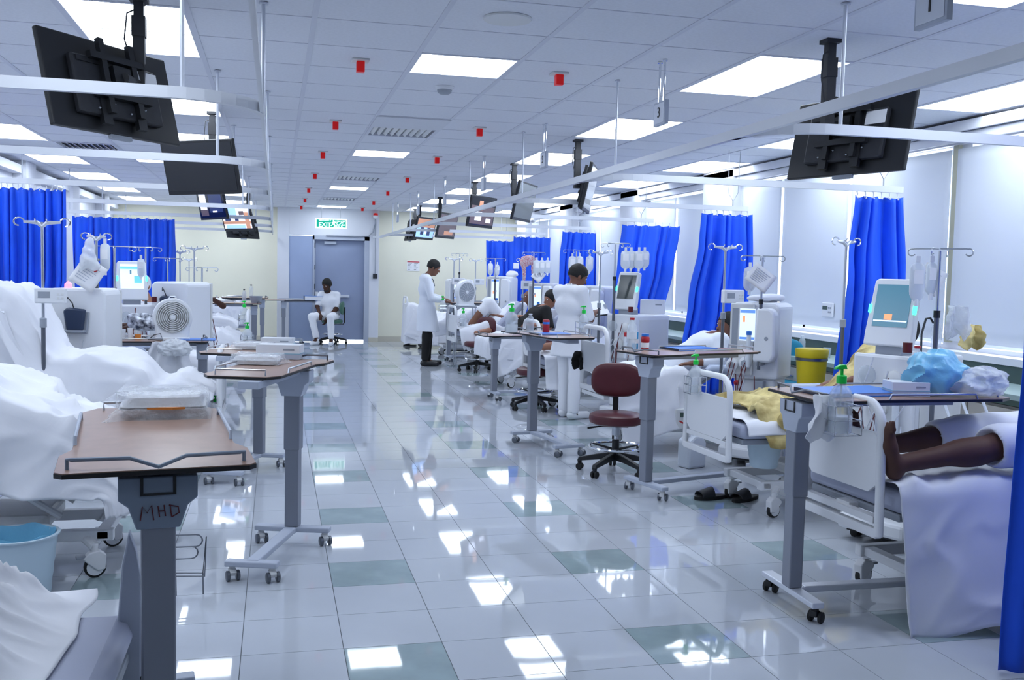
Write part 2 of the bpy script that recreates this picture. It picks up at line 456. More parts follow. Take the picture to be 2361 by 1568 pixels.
wcc = struct(wc.build('wall_center', 'wall_white', smooth=False, bevel=.004))
struct(MB().box(XL, YY-.015, 0, CX0, YY, .11).box(CX1, YY-.015, 0, XR, YY, .11).build('baseboard_back', 'skirting', smooth=False))
struct(MB().box(CX0, YB-.012, 0, .27, YB, .10).box(1.90, YB-.012, 0, CX1, YB, .10).build('baseboard_center', 'skirting', smooth=False))
# double door
dr = struct(MB().box(.27, YB+.02, .01, .745, YB+.07, 2.19).build('door_1', 'door_blue_light', smooth=False, bevel=.003))
dl = struct(MB().box(.80, YB+.10, .045, 1.80, YB+.15, 2.12).build('door_2', 'door_blue', smooth=False, bevel=.003))
MB().box(.84, YB+.05, .93, 1.50, YB+.09, .985).build('push_bar', 'alu', dl, smooth=False, bevel=.004)
MB().box(.80, YB+.03, .93, .86, YB+.098, 1.04).build('latch', 'white_plastic', dl, smooth=False, bevel=.004)
MB().box(.98, YB+.05, 2.03, 1.22, YB+.098, 2.09).build('door_closer', 'frame_grey', dl, smooth=False, bevel=.004)
for z in (.25, 1.1, 1.5, 1.95): MB().box(.775, YB+.085, z, .80, YB+.11, z+.1).build('hinge', 'dark_steel', dl, smooth=False)
struct(MB().box(.745, YB, 0, .775, YB+.2, 2.2).box(1.80, YB, 0, 1.90, YB+.2, 2.2).box(.745, YB, 2.12, 1.90, YB+.2, 2.2).box(.775, YB+.10, 0, .80, YB+.16, 2.12).build('trim_5', 'frame_grey', smooth=False))
# wall above door: conduit, bell, box
cd = MB().tube([atY(752, 543, YB-.02), atY(820, 545, YB-.02), atY(850, 545, YB-.02), atY(860, 535, YB-.02), atY(866, 515, YB-.02), atY(866, 505, YB-.02)], .012, 6)
tag(cd.build('cable_conduit', 'grey_plastic'), 'grey cable conduit bending above the blue door', 'conduit')
p0, p1 = atY(866, 508, YB-.03), atY(865, 632, YB-.03)
tag(MB().tube([p0, p1], .011, 6).build('cable_conduit', 'grey_plastic'), 'thin vertical grey conduit right of the blue door', 'conduit')
c = atY(865, 637, YB-.02)
tag(MB().box(c.x-.045, YB-.045, c.z-.05, c.x+.045, YB-.001, c.z+.05).build('alarm_call_box', 'soft_black', smooth=False, bevel=.006), 'small dark box on the wall right of the blue door', 'switch')
c = atY(866, 497, YB-.05)
t = thing('alarm_beacon', 'red topped white alarm beacon high on the wall beside the door', 'alarm', (c.x, YB-.06, c.z))
MB().lathe([(.0, -.07), (.045, -.06), (.055, -.02), (.05, .0)], 16).build('housing', 'white_plastic', t)
MB().lathe([(.05, .0), (.045, .04), (.0, .055)], 16).build('lens', 'red_lamp', t)
MB().box(-.02, .02, -.05, .02, .06, .02).build('bracket', 'grey_plastic', t, smooth=False)
# exit sign hung from the ceiling
c0, c1 = atY(727, 503, 19.6), atY(800, 528, 19.6)
ex = thing('exit_sign', 'hanging green and white illuminated EXIT sign in front of the blue door', 'sign', ((c0.x+c1.x)/2, 19.6, (c0.z+c1.z)/2))
W, Hh = (c1.x-c0.x), (c0.z-c1.z)
MB().box(-W/2, -.02, -Hh/2, W/2, .02, Hh/2).build('case', 'exit_white', ex, smooth=False, bevel=.005)
MB().box(-W/2+.025, -.024, -Hh/2+.025, W/2-.025, -.0205, Hh/2-.025).build('panel', 'exit_green', ex, smooth=False)
for s in (-1, 1): MB().tube([(s*W*.3, 0, Hh/2), (s*W*.3, 0, HC-(c0.z+c1.z)/2)], .006, 6).build('rod', 'steel', ex)
def text(s, size, name, m, parent, loc, rot=(PI/2, 0, 0), ext=.001, bold=False):
    cu = bpy.data.curves.new(name, 'FONT'); cu.body = s; cu.size = size; cu.align_x = 'CENTER'; cu.align_y = 'CENTER'; cu.extrude = ext
    if bold: cu.offset = size*.02
    tmp = bpy.data.objects.new(name, cu); COL.objects.link(tmp)
    me = bpy.data.meshes.new_from_object(tmp.evaluated_get(bpy.context.evaluated_depsgraph_get())); bpy.data.objects.remove(tmp)
    me.name = name; me.materials.clear(); me.materials.append(MATS[m])
    o = bpy.data.objects.new(name, me); COL.objects.link(o)
    o.location = loc; o.rotation_euler = rot
    if parent: o.parent = parent
    return o
text('EXIT', .12, 'lettering', 'exit_white', ex, (-W*.2, -.0255, -.03), bold=True)
text('EMERGENCY', .042, 'lettering', 'exit_white', ex, (-W*.2, -.0255, .06), bold=True)
text('مخرج', .10, 'lettering', 'exit_white', ex, (W*.26, -.0255, .045), bold=True)
text('طوارئ', .085, 'lettering', 'exit_white', ex, (W*.26, -.0255, -.035), bold=True)
MB(T(W*.07, -.026, 0)).ell((0, 0, .055), (.014, .002, .014), 10, 6).tube([(0, 0, .04), (-.01, 0, 0)], .012, 6).tube([(-.01, 0, 0), (.02, 0, -.03), (.01, 0, -.065)], .008, 6).tube([(-.01, 0, 0), (-.03, 0, -.03), (-.05, 0, -.045)], .008, 6).tube([(.0, 0, .03), (.03, 0, .01)], .006, 6).tube([(.0, 0, .03), (-.03, 0, .015)], .006, 6).build('runner', 'exit_white', ex)
# notice on the yellow wall
c = atY(953, 613, YY-.01)
nt_ = thing('wall_notice', 'white notice sheet with a red headline on the yellow wall', 'notice', (c.x, YY-.008, c.z))
MB().box(-.135, 0, -.11, .135, .004, .11).build('paper', 'paper', nt_, smooth=False)
MB().box(-.13, -.003, .075, .13, -.0005, .095).build('headline', 'ink_red', nt_, smooth=False)
for k in range(6):
    for q in (-1, 1):
        MB().box(-.11 if q < 0 else .015, -.002, .05-k*.026, (-.03 if q < 0 else .1)-.02*((k*7) % 3), -.0005, .057-k*.026).build('text_line', 'ink', nt_, smooth=False)
# small things on the ceiling
c = atZ(1170, 42, HC)
t = thing('ceiling_speaker', 'round cream ceiling speaker near the top of the picture', 'speaker', (c.x, c.y, HC-.004))
MB().lathe([(.075, -.004), (.115, -.006), (.12, .0), (.118, .004)], 32).build('rim', 'ivory_plastic', t)
MB().lathe([(.0, -.002), (.074, -.001), (.074, .003)], 32).build('grille', 'grey_plastic', t)
c = atZ(1025, 200, HC)
t = thing('smoke_detector', 'round white smoke detector behind the nearest centre ceiling light', 'detector', (c.x, c.y, HC))
MB().lathe([(.0, -.05), (.03, -.05), (.045, -.04), (.05, -.022)], 24).build('chamber', 'grey_plastic', t)
MB().lathe([(.05, -.022), (.06, -.018), (.065, -.001)], 24).build('base', 'white_plastic', t)
CL = [(.48, 5.85), (1.69, 5.82), (.48, 8.30), (1.69, 8.22), (.48, 10.52), (1.69, 10.47), (1.69, 12.9), (.49, 12.95), (.49, 15.34), (1.70, 15.3), (.5, 17.65), (1.71, 17.64), (.49, 19.78), (1.68, 19.63)]
proto = None
for i, (x, y) in enumerate(CL):
    side = 'left' if x < 1 else 'right'
    k = sum(1 for a in CL if (a[0] < 1) == (x < 1) and a[1] < y)
    lab = 'red bed call lamp under the ceiling, %s of the %s row over the aisle' % (['nearest', 'second', 'third', 'fourth', 'fifth', 'sixth', 'farthest'][k], side)
    if proto is None:
        t = thing('call_lamp', lab, 'lamp', (x, y, HC), 0, 'red call lamps over the aisle')
        MB().box(-.05, -.05, -.012, .05, .05, 0).build('plate', 'ivory_plastic', t, smooth=False, bevel=.003)
        MB().box(-.024, -.024, -.075, .024, .024, -.012).build('lens', 'red_lamp', t, smooth=False, bevel=.004)
        proto = t
    else: dup(proto, (x, y, HC), 0, lab)
c = atY(884, 470, 19)
# ------------------------------------------------------------ curtain tracks
ZT = 2.2
def track_bar(b, pts, w=.030, h=.045):
    # rectangular bar swept along a horizontal path
    n = len(pts); vs = []; fs = []
    for i, p in enumerate(pts):
        a = Vector(pts[max(i-1, 0)]); c = Vector(pts[min(i+1, n-1)]); t = (c-a).normalized(); s = Vector((-t.y, t.x, 0))*(w/2)
        p = Vector(p)
        vs += [p-s+Vector((0, 0, -h/2)), p+s+Vector((0, 0, -h/2)), p+s+Vector((0, 0, h/2)), p-s+Vector((0, 0, h/2))]
    for i in range(n-1):
        for k in range(4): fs.append((i*4+k, i*4+(k+1) % 4, (i+1)*4+(k+1) % 4, (i+1)*4+k))
    fs += [(0, 1, 2, 3), ((n-1)*4+3, (n-1)*4+2, (n-1)*4+1, (n-1)*4)]
    return b.add(vs, fs)
def rod(parent, x, y, r=.009):
    MB().tube([(x, y, ZT+.02), (x, y, HC-.004)], r, 8).lathe([(r*2.4, HC-.012), (r*2.4, HC-.004)], 12, (x, y, 0)).build('hanger_rod', 'alu', parent)
XLT, XRT = -.06, 2.10
BY = [3.93, 6.33, 8.75, 11.2, 13.65, 16.1, 18.55]
bay = ['nearest', 'second', 'third', 'fourth', 'fifth', 'sixth', 'farthest']
t = track_bar(MB(), [(XLT, .4, ZT), (XLT, 20.35, ZT)], .016, .04).build('curtain_track', 'track_white', smooth=False)
tag(t, 'long curtain track running away beside the left edge of the aisle', 'curtain track')
for y in (2.6, 4.75, 7.1, 9.5, 12, 14.4, 16.9, 19.3): rod(t, XLT+.0, y)
t = track_bar(MB(), [(XRT, .4, ZT), (XRT, 20.1, ZT), (XRT-.12, 20.38, ZT)]).build('curtain_track', 'track_white', smooth=False)
tag(t, 'long curtain track running away above the right row of tables', 'curtain track')
for y in (5.9, 8.3, 10.7, 13.2, 15.6, 18): rod(t, XRT, y, .007)
for i, y in enumerate(BY):
    yl = y+.1 if i < 2 else y+.12
    pts = [(XL+.01, yl, ZT)] + arc((XLT-.35, yl+.35), .35, -PI/2, -.05, 8, ZT)
    t = track_bar(MB(), pts).build('curtain_track', 'track_white', smooth=False)
    tag(t, '%s white curtain track branching left over the left beds' % bay[i], 'curtain track', 'curtain tracks across the left bays')
    rod(t, XLT-.3, yl+.03); rod(t, XL+.5, yl, .006)
    xe = 4.5
    pts = arc((XRT+.35, y+.35), .35, PI+.05, 1.5*PI, 8, ZT) + [(xe, y, ZT)]
    t = track_bar(MB(), pts).build('curtain_track', 'track_white', smooth=False)
    tag(t, '%s white curtain track branching right over the right beds' % bay[i], 'curtain track', 'curtain tracks across the right bays')
    if i == 0: rod(t, XRT+.36, y)
    zz = ZT+.03
    MB().tube([(xe-.22, y, HC), (xe-.21, y, zz+.12), (xe-.16, y, zz+.04), (xe-.11, y, zz+.12), (xe-.10, y, HC)], .004, 5).tube([(xe-.16, y, zz+.04), (xe-.16, y, zz-.01)], .006, 6).build('hanger_wire', 'steel', t)

# ------------------------------------------------------------ curtains
def curtain(label, Y, left, right, npl, amp=.045, zb=.38, seed=0, group='blue bay curtains', hang=True):
    def interp(lst, z):
        lst = sorted(lst, key=lambda p: -p[1])
        if z >= lst[0][1]: return lst[0][0]
        for a, b in zip(lst, lst[1:]):
            if z >= b[1]:
                k = (a[1]-z)/(a[1]-b[1]); k = k*k*(3-2*k)
                return a[0]+(b[0]-a[0])*k
        return lst[-1][0]
    L = [(v.x, v.z) for v in left]; Rr = [(v.x, v.z) for v in right]
    zt = ZT-.055
    rnd = random.Random(seed)
    ph = [rnd.uniform(0, 6.28) for _ in range(6)]
    NU, NV = npl*14, 36
    def fn(s, t):
        z = zt+(zb-zt)*t
        xl, xr = interp(L, z), interp(Rr, z)
        sw = s + .25/npl*math.sin(s*npl*3.1+ph[0]+t*1.2)
        w = math.sin(2*PI*npl*sw+ph[1]+.5*math.sin(t*3+ph[2]))
        w = math.copysign(abs(w)**.8, w)
        a = amp*(.55+.45*math.sin(s*5+ph[3])**2)*(.45+.55*min(1, t*3))
        y = a*w + .02*math.sin(t*4+s*6+ph[4]) + .02*nz(s*5, t*3, seed)
        x = xl+(xr-xl)*s + .25*a*math.cos(2*PI*npl*sw+ph[1])
        zz = z - (.014*abs(math.sin(PI*npl*s)) if t < .02 else 0)
        return (x, Y+y, zz)
    o = MB().grid(NU, NV, fn).build('curtain', 'curtain_blue', solid=.002, ang=3)
    tag(o, label, 'curtain', group)
    n = max(4, int(npl*1.6))
    for k in range(n):
        s = (k+.5)/n; x = L[0][0] + (Rr[0][0]-L[0][0])*s
        MB().tube([(x, Y, zt-.012), (x+.008, Y, zt+.01), (x, Y, zt+.035)], .004, 5).lathe([(.0, -.012), (.008, -.006), (.0, .002)], 8, (x, Y-.02, zt-.012)).build('hook', 'white_plastic', o)
    return o
def PY(Y, pts): return [atY(a, b, Y) for a, b in pts]
y = BY[1]; curtain('blue curtain hanging behind the machine with the tablet screen', y, PY(y, [(1966, 447), (1945, 600), (1915, 885)]), PY(y, [(2077, 447), (2074, 640), (2060, 900)]), 4, .07, seed=3)
y = BY[2]; curtain('blue curtain with a folded back edge behind the round yellow bin', y, PY(y, [(1617, 487), (1612, 560), (1590, 690), (1572, 820)]), PY(y, [(1729, 490), (1726, 620), (1718, 720), (1705, 800)]), 5, .07, seed=5)
y = BY[3]; curtain('blue curtain pulled slanting to the right behind four hanging fluid bags', y, PY(y, [(1437, 513), (1428, 600), (1413, 720)]), PY(y, [(1567, 527), (1552, 620), (1528, 730)]), 5, .06, seed=8)
y = BY[4]; curtain('blue curtain directly behind the head of the standing nurse', y, PY(y, [(1297, 531), (1290, 600), (1286, 700)]), PY(y, [(1376, 532), (1375, 600), (1372, 690)]), 5, .05, seed=11)
y = BY[5]; c5 = curtain('blue curtain behind the red checked head scarf', y, PY(y, [(1184, 543), (1180, 620), (1178, 700)]), PY(y, [(1271, 543), (1271, 620), (1268, 700)]), 5, .05, seed=13)
for px_, py_ in ((1190, 613),):
    p = atY(px_, py_, y-.075); MB().box(p.x-.05, y-.08, p.z-.05, p.x+.05, y-.076, p.z+.05).build('curtain_tag', 'paper', c5, smooth=False)
y = BY[6]; curtain('farthest blue curtain of the right row, beside the yellow wall', y, PY(y, [(1120, 552), (1121, 650), (1126, 710)]), PY(y, [(1183, 555), (1184, 640), (1180, 700)]), 4, .05, seed=17)
y = 8.87; curtain('blue curtain with deep pleats at the left edge of the picture', y, PY(y, [(-70, 430), (-70, 640), (-70, 930)]), PY(y, [(150, 430), (152, 640), (140, 720), (118, 930)]), 11, .05, seed=19)
y = 13.77; curtain('wide blue curtain behind the woman in the white cap', y, PY(y, [(167, 494), (169, 620), (172, 720)]), PY(y, [(402, 501), (404, 600), (401, 700)]), 11, .06, seed=23)
y = 3.10; curtain('blue curtain cut by the right edge of the picture beside the nearest bed', y, PY(y, [(2420, 300), (2362, 770), (2345, 1000), (2330, 1300), (2316, 1560)]), PY(y, [(2960, 300), (2960, 1500)]), 7, .03, zb=.01, seed=29)
t = track_bar(MB(), [(2.95, 3.1, ZT), (XR-.17, 3.1, ZT)]).build('curtain_track', 'track_white', smooth=False)
tag(t, 'short curtain track holding the curtain at the right edge', 'curtain track'); rod(t, 3.4, 3.1); rod(t, 4.6, 3.1)

# ------------------------------------------------------------ hanging televisions
def tv(label, c, rz, tilt, vis, mount, k=0, w=.73, group='televisions hanging from the ceiling'):
    """c centre of the set, visible side faces local -y after rz; vis = back | screen"""
    h = w*.585
    t = thing('hanging_television', label, 'television', (mount[0], mount[1], HC), 0, group)
    M = T(c[0]-mount[0], c[1]-mount[1], c[2]-HC) @ R(rz, 'Z') @ R(tilt, 'X')
    f = -1 if vis != 'back' else 1        # direction of the screen along local y
    hs = MB(M).box(-w/2, -.014, -h/2, w/2, .014, h/2).build('housing', 'black_plastic', t, smooth=False, bevel=.006)
    MB(M @ T(0, f*.0155, 0)).box(-w/2+.02, -.001, -h/2+.03, w/2-.02, .001, h/2-.02).build('screen', 'screen_grey' if vis == 'grey' else 'screen_dark', t, smooth=False)
    bk = MB(M @ T(0, -f*.030, -.02)).box(-w*.33, -.018, -h*.3, w*.33, .018, h*.32).build('back_cover', 'soft_black', t, smooth=False, bevel=.01)
    br = MB(M @ T(0, -f*.065, .03)).box(-.16, -.014, -.10, .16, .014, -.07).box(-.16, -.014, .07, .16, .014, .10).box(-.10, -.012, -.17, -.07, .012, .17).box(.07, -.012, -.17, .10, .012, .17).box(-.05, -.02, -.05, .05, .02, .05).build('bracket', 'black_plastic', t, smooth=False)
    p = M @ T(0, -f*.09, .03) @ Vector((0, 0, 0))
    mid = Vector((0, 0, p.z*.42))
    MB().box(-.04, -.04, -.02, .04, .04, 0).box(-.022, -.022, p.z*.45, .022, .022, 0).box(-.03, -.03, p.z*.45, .03, .03, p.z*.22).box(-.026, -.026, p.z-.04, .026, .026, p.z*.45).build('pole', 'soft_black', t, smooth=False)
    MB().tube([(0, 0, p.z), (p.x, p.y, p.z)], .022, 8).build('arm', 'black_plastic', t)
    MB().tube([(.03, 0, -.03), (-.05, -.02, p.z*.2), (-.06, -.03, p.z*.5), (-.02, -.02, p.z*.85), tuple(M @ Vector((-.03, -f*.05, .1)))], .004, 5).build('cable', 'cable_black', t)
    if vis == 'back':
        MB(M @ T(0, -f*.052, 0)).box(.12, -.001, .03, .24, .001, .10).build('rating_label', 'paper', t, smooth=False)
        for q in range(4): MB(M @ T(-.14+q*.09, -f*.053, -.12 + .03*(q % 2))).lathe([(0, -.006), (.007, 0), (0, .006)], 8).build('screw', 'steel', t)
        MB(M @ T(0, -f*.052, h*.22)).box(-.22, -.002, -.012, .1, .002, .012).build('vent_slot', 'black_plastic', t, smooth=False)
        [MB(M @ T(0, -f*.045, -h*.30)).box(a_, -.012, -.06, a_+.05, .012, .06).build('cable_clip', 'black_plastic', t, smooth=False) for a_ in (-.13, .07)]
        MB(M @ T(0, 0, -h/2-.012)).box(-.06, -.01, -.006, .06, .01, .012).build('logo_lip', 'grey_plastic', t, smooth=False)
    pic = {1: [('tv_black', (-.32, -.17, .32, .18)), ('tv_white', (-.30, -.10, -.12, .13)), ('tv_navy', (-.05, -.12, .30, .15)), ('tv_brown', (-.30, -.16, -.10, -.08)), ('tv_white', (.02, -.12, .14, -.10))],
           2: [('tv_white', (-.33, -.17, .33, .19)), ('tv_sky', (-.31, .02, .02, .15)), ('tv_orange', (-.33, -.10, .33, -.055)), ('tv_orange', (.20, -.17, .30, .08)), ('tv_sky', (-.28, -.17, .18, -.115)), ('tv_navy', (-.28, -.05, -.14, .02)), ('tv_navy', (-.04, -.05, .05, .0)), ('tv_brown', (.08, .04, .2, .10))],
           3: [('tv_brown', (-.33, -.17, .33, .18)), ('tv_black', (-.33, .08, .33, .18)), ('tv_white', (-.20, -.12, -.02, .0)), ('tv_white', (.12, -.14, .26, -.08)), ('tv_orange', (-.13, .02, -.02, .15))],
           4: [('tv_sky', (-.33, -.17, .33, .02)), ('tv_orange', (-.33, .02, .33, .18)), ('tv_navy', (-.18, -.12, -.06, .02)), ('tv_navy', (.06, -.13, .18, .02)), ('tv_white', (-.03, -.1, .04, .0)), ('tv_navy', (.05, .06, .12, .12))],
           5: [('tv_brown', (-.33, -.17, .33, .18)), ('tv_orange', (-.1, -.15, .25, -.09))]}.get(k)
    if pic:
        for q, (mn, (a, b, c_, d)) in enumerate(pic):
            MB(M @ T(0, f*(.0172+.0004*q), 0)).box(a, -.0002, b, c_, .0002, d).build('picture_patch', mn, t, smooth=False)
    return t
D = math.radians
tv('nearest television on the left, its black back turned to the camera', (-.725, 4.75, 2.311), D(52), D(-14), 'back', (-.62, 4.86))
tv('dark switched off television hanging second on the left', (-.579, 8.10, 2.304), D(-38), D(14), 'screen', (-.50, 8.22))
tv('television on the left showing a blue and pale film scene, half behind the dark set', (-.80, 13.1, 2.335), D(-60), D(12), 'screen', (-.68, 13.1), 1)
tv('bright television on the left showing a street with blue sky', (-.583, 15.7, 2.287), D(-50), D(16), 'screen', (-.42, 15.8), 2)
tv('farthest dark television on the left, under the bright one', (-.60, 18.2, 2.24), D(42), D(-16), 'back', (-.5, 18.3))
tv('big black back of the television at the upper right', (2.939, 4.6, 2.286), D(-70), D(-12), 'back', (2.77, 4.55))
tv('television on the right seen edge on beside its black bracket', (2.80, 8.55, 2.31), D(-113), D(-12), 'back', (2.70, 8.62))
tv('grey green blank television third on the right', (2.682, 10.5, 2.312), D(60), D(12), 'grey', (2.62, 10.75))
tv('television on the right showing a woman against a dark room', (2.724, 13.0, 2.342), D(50), D(10), 'screen', (2.65, 13.15), 3)
tv('television on the right showing a brown picture', (2.768, 16.0, 2.28), D(56), D(12), 'screen', (2.68, 16.2), 5)
tv('bright television far on the right showing two dark figures on blue', (2.744, 18.3, 2.323), D(52), D(12), 'screen', (2.66, 18.45), 4)
tv('farthest television on the right with its dark back showing', (2.66, 19.45, 2.33), D(-80), D(-12), 'back', (2.72, 19.5))

# numbered bay signs
sz = 2.392
for i, (y, s) in enumerate([(2.82, '1'), (5.20, '3'), (7.70, '5'), (10.1, ''), (12.55, ''), (15.0, ''), (17.6, '')]):
    t = thing('bay_sign', ['grey hanging bay sign with the number 1, cut by the top edge', 'grey hanging bay sign with the number 3', 'third grey hanging bay sign, in front of a ceiling light', 'fourth grey hanging bay sign, above the woman on television', 'fifth hanging bay sign along the right track', 'sixth hanging bay sign along the right track', 'farthest hanging bay sign near the yellow wall'][i], 'sign', (2.15, y, sz), 0, 'hanging bay signs')
    MB().box(-.012, 0, 0, .012, .17, .135).build('box', 'frame_grey', t, smooth=False, bevel=.002)
    MB().box(-.0145, .012, .012, -.0125, .158, .123).build('face', 'alu', t, smooth=False)
    for yy in (.05, .12): MB().tube([(0, yy, .135), (0, yy, HC-sz-.004)], .007, 8).lathe([(.014, HC-sz-.01), (.014, HC-sz-.002)], 10, (0, yy, 0)).build('rod', 'chrome', t)
    if s: text(s, .085, 'numeral', 'black_plastic', t, (-.016, .085, .07), rot=(PI/2, 0, -PI/2))

# ------------------------------------------------------------ casters, overbed tables, stools
def caster(parent, x, y, r=.026, a=0, hub='ivory_plastic', tyre='dark_steel', h=.075):
    M = T(x, y, 0) @ R(a, 'Z')
    c = MB(M).box(-.012, -.014, r*2-.004, .012, .014, h).prism([(-.018, r*1.2), (.024, r*1.0), (.03, r*1.7), (.012, r*2.25), (-.018, r*2.2)], -.016, .016, 'xz').build('caster', hub, parent, bevel=.002)
    for s in (-1, 1):
        pts = [(r, -.008), (r, .008)]
        MB(M @ T(.014, s*.024, r) @ R(PI/2, 'X')).lathe([(0, -.009), (r*.8, -.009), (r, -.006), (r, .006), (r*.8, .009), (0, .009)], 18).build('wheel', tyre, c)
    return c
def overbed_table(label, base, ang, ztop=1.0, L=.90, Wd=.46, off=.09, black=False, topang=0, bh=.14, fh=.20, spine=.74, text_=None, collar=.55, ys=0):
    t = thing('overbed_table', label, 'table', (base[0], base[1], 0), ang, 'overbed tables')
    # local +x is the direction in which the top and the foot bar reach
    b = MB()
    b.prism([(-.03, -fh), (.03, -fh), (.035, -.03), (.06, -.035), (.06, .035), (.035, .03), (.03, fh), (-.03, fh)], .072, .10)
    b.box(.05, -.032, .074, spine, .032, .104)
    b.prism([(spine-.03, -bh), (spine+.03, -bh), (spine+.03, bh), (spine-.03, bh)], .072, .10)
    b.build('base', 'frame_grey' if not black else 'alu', t, smooth=False, bevel=.006)
    for x, y in ((0, -fh+.03), (0, fh-.03), (spine, -bh+.03), (spine, bh-.03)):
        caster(t, x, y, a=.6, hub='black_plastic' if black else 'ivory_plastic', tyre='rubber' if black else 'dark_steel')
    MB().box(-.033, -.038, .1, .033, .038, collar).build('lower_column', 'column_grey', t, smooth=False, bevel=.006)
    MB().box(-.039, -.044, collar-.02, .039, .044, ztop-.12).build('upper_column', 'column_grey', t, smooth=False, bevel=.006)
    hd = MB().prism([(-.055, ztop-.17), (.055, ztop-.17), (.075, ztop-.11), (.10, ztop-.09), (.10, ztop-.03), (-.10, ztop-.03), (-.10, ztop-.09), (-.075, ztop-.11)], -.045, .05, 'yz').build('head', 'blue_grey_paint' if text_ else 'frame_grey', t, smooth=False, bevel=.004)
    MB().box(-.05, -.045, ztop-.075, -.047, -.037, ztop-.03).box(-.05, .037, ztop-.075, -.047, .045, ztop-.03).box(-.05, -.045, ztop-.079, -.047, .045, ztop-.073).build('tilt_handle', 'black_plastic', hd, smooth=False)
    MB().box(.02, -.05, ztop-.05, L-.25, .05, ztop-.016).build('support_arm', 'frame_grey', t, smooth=False)
    c = .08; x0, x1, w = -off, L-off, Wd/2
    poly = [(x0, -w+c*.25), (x0+c*.25, -w), (x0+.22, -w), (x0+.30, -w+.03), (x1-c, -w+.03), (x1, -w+c), (x1, w-c), (x1-c, w-.03), (x0+.30, w-.03), (x0+.22, w), (x0+c*.25, w), (x0, w-c*.25)]
    TM = R(topang, 'Y') @ T(0, ys, 0)
    MB(T(0, 0, ztop) @ TM).prism([(p[0]*1.0, p[1]) for p in poly], -.013, -.0015).build('edge_band', 'black_edge', t, smooth=False)
    k = 1-.006
    MB(T(0, 0, ztop) @ TM).prism([((p[0]-L/2+off)*k+L/2-off, p[1]*k) for p in poly], -.0013, .0015).build('table_top', 'wood_top', t, smooth=False)
    Z = .028
    M = T(0, 0, ztop) @ TM
    MB(M).tube([(x0+.05, -w+.03, 0), (x0+.05, -w+.03, Z), (x0+.04, -w+.04, Z), (x0+.03, -.07, Z), (x0+.0, 0, .008), (x0+.03, .07, Z), (x0+.04, w-.04, Z), (x0+.05, w-.03, Z), (x0+.05, w-.03, 0)], .0055, 8).build('end_rail', 'dark_steel' if not text_ else 'blue_grey_paint', t)
    for s in (-1, 1):
        MB(M).tube([(x0+.36, s*(w-.035), 0), (x0+.37, s*(w-.035), Z*.8), (x1-.22, s*(w-.035), Z*.8), (x1-.21, s*(w-.035), 0)], .0055, 8).build('side_rail', 'steel' if not text_ else 'frame_grey', t)
    MB(M).tube([(x1-.05, -w+.1, 0), (x1-.05, -w+.1, Z), (x1-.05, w-.1, Z), (x1-.05, w-.1, 0)], .0045, 8).build('end_rail', 'steel', t)
    if text_:
        M2 = T(-.0475, 0, ztop-.125)
        for pts in [[(.045, -.02), (.04, .018), (.028, -.0), (.017, .02), (.012, -.02)], [(.001, .017), (-.003, -.013)], [(-.014, .019), (-.018, -.011)], [(.0, .003), (-.016, .003)], [(-.029, .02), (-.033, -.014)], [(-.026, .018), (-.05, .012), (-.052, -.004), (-.034, -.014)]]:
            MB(M2).tube([(-.0005, y, z) for y, z in pts], .0016, 5).build('handwritten_letter', 'marker_red', hd)
    return t
TABLES = {}
TABLES['fg'] = overbed_table('nearest overbed table, handwritten letters MHD on its blue grey bracket', (-.305, 2.72), D(90+8), 1.0, L=1.0, Wd=.5, off=.09, topang=D(-1.5), fh=.22, text_='MHD', collar=.3)
TABLES['t1'] = overbed_table('overbed table left of the aisle carrying the wrapped white pack and the carton', (.10, 5.42), D(-90-18), 1.0, off=.32, L=.98, Wd=.45, ys=-.08, spine=.66, fh=.21, bh=.13)
TABLES['t2'] = overbed_table('overbed table behind the first left one, piled with plastic packs', (-.115, 7.62), D(-90-20), .92, off=.30, L=.95, spine=.68, ys=-.03)
TABLES['tr1'] = overbed_table('overbed table at the burgundy stool with red topped jar and blue folder', (2.51, 6.24), D(16), 1.0, off=.13, L=1.02, spine=1.15, fh=.22, bh=.2)
TABLES['trf'] = overbed_table('nearest overbed table on the right under the pale blue plastic bag', (2.345, 3.98), D(-1), 1.0, off=.04, L=1.02, Wd=.50, spine=1.0, fh=.24, bh=.2, black=True)
TABLES['trm'] = overbed_table('overbed table at the aisle beside the nurse with a blue folder on it', (2.27, 8.42), D(-90+10), 1.0, off=.20, L=1.02, Wd=.50, spine=.74, topang=0)
TABLES['trn'] = overbed_table('overbed table behind the blue folder table, with water bottles on it', (2.56, 11.3), D(4), .78, off=.2, L=.95, spine=.95)
TABLES['trn2'] = overbed_table('overbed table on the grey column beside the doctor', (2.86, 16.2), D(3), 1.0, off=.13, L=.98, spine=.95)
TABLES['tc'] = overbed_table('overbed table at the far corner beside the seated man', (.16, 19.95), D(4), .88, off=.45, L=1.05, spine=.35, fh=.2)
TABLES['tf'] = overbed_table('overbed table under the white box fan on the left', (-.62, 8.9), D(182), .878, off=.05, L=1.0, spine=.8)
TABLES['tl4'] = overbed_table('overbed table on the far left with grey basins on it', (-.30, 14.6), D(180), 1.0, off=.1, L=.8, spine=.7)
TABLES['tl5'] = overbed_table('last overbed table on the left, with two bottles on it', (-.22, 17.2), D(180), 1.0, off=.1, L=.9, spine=.7)

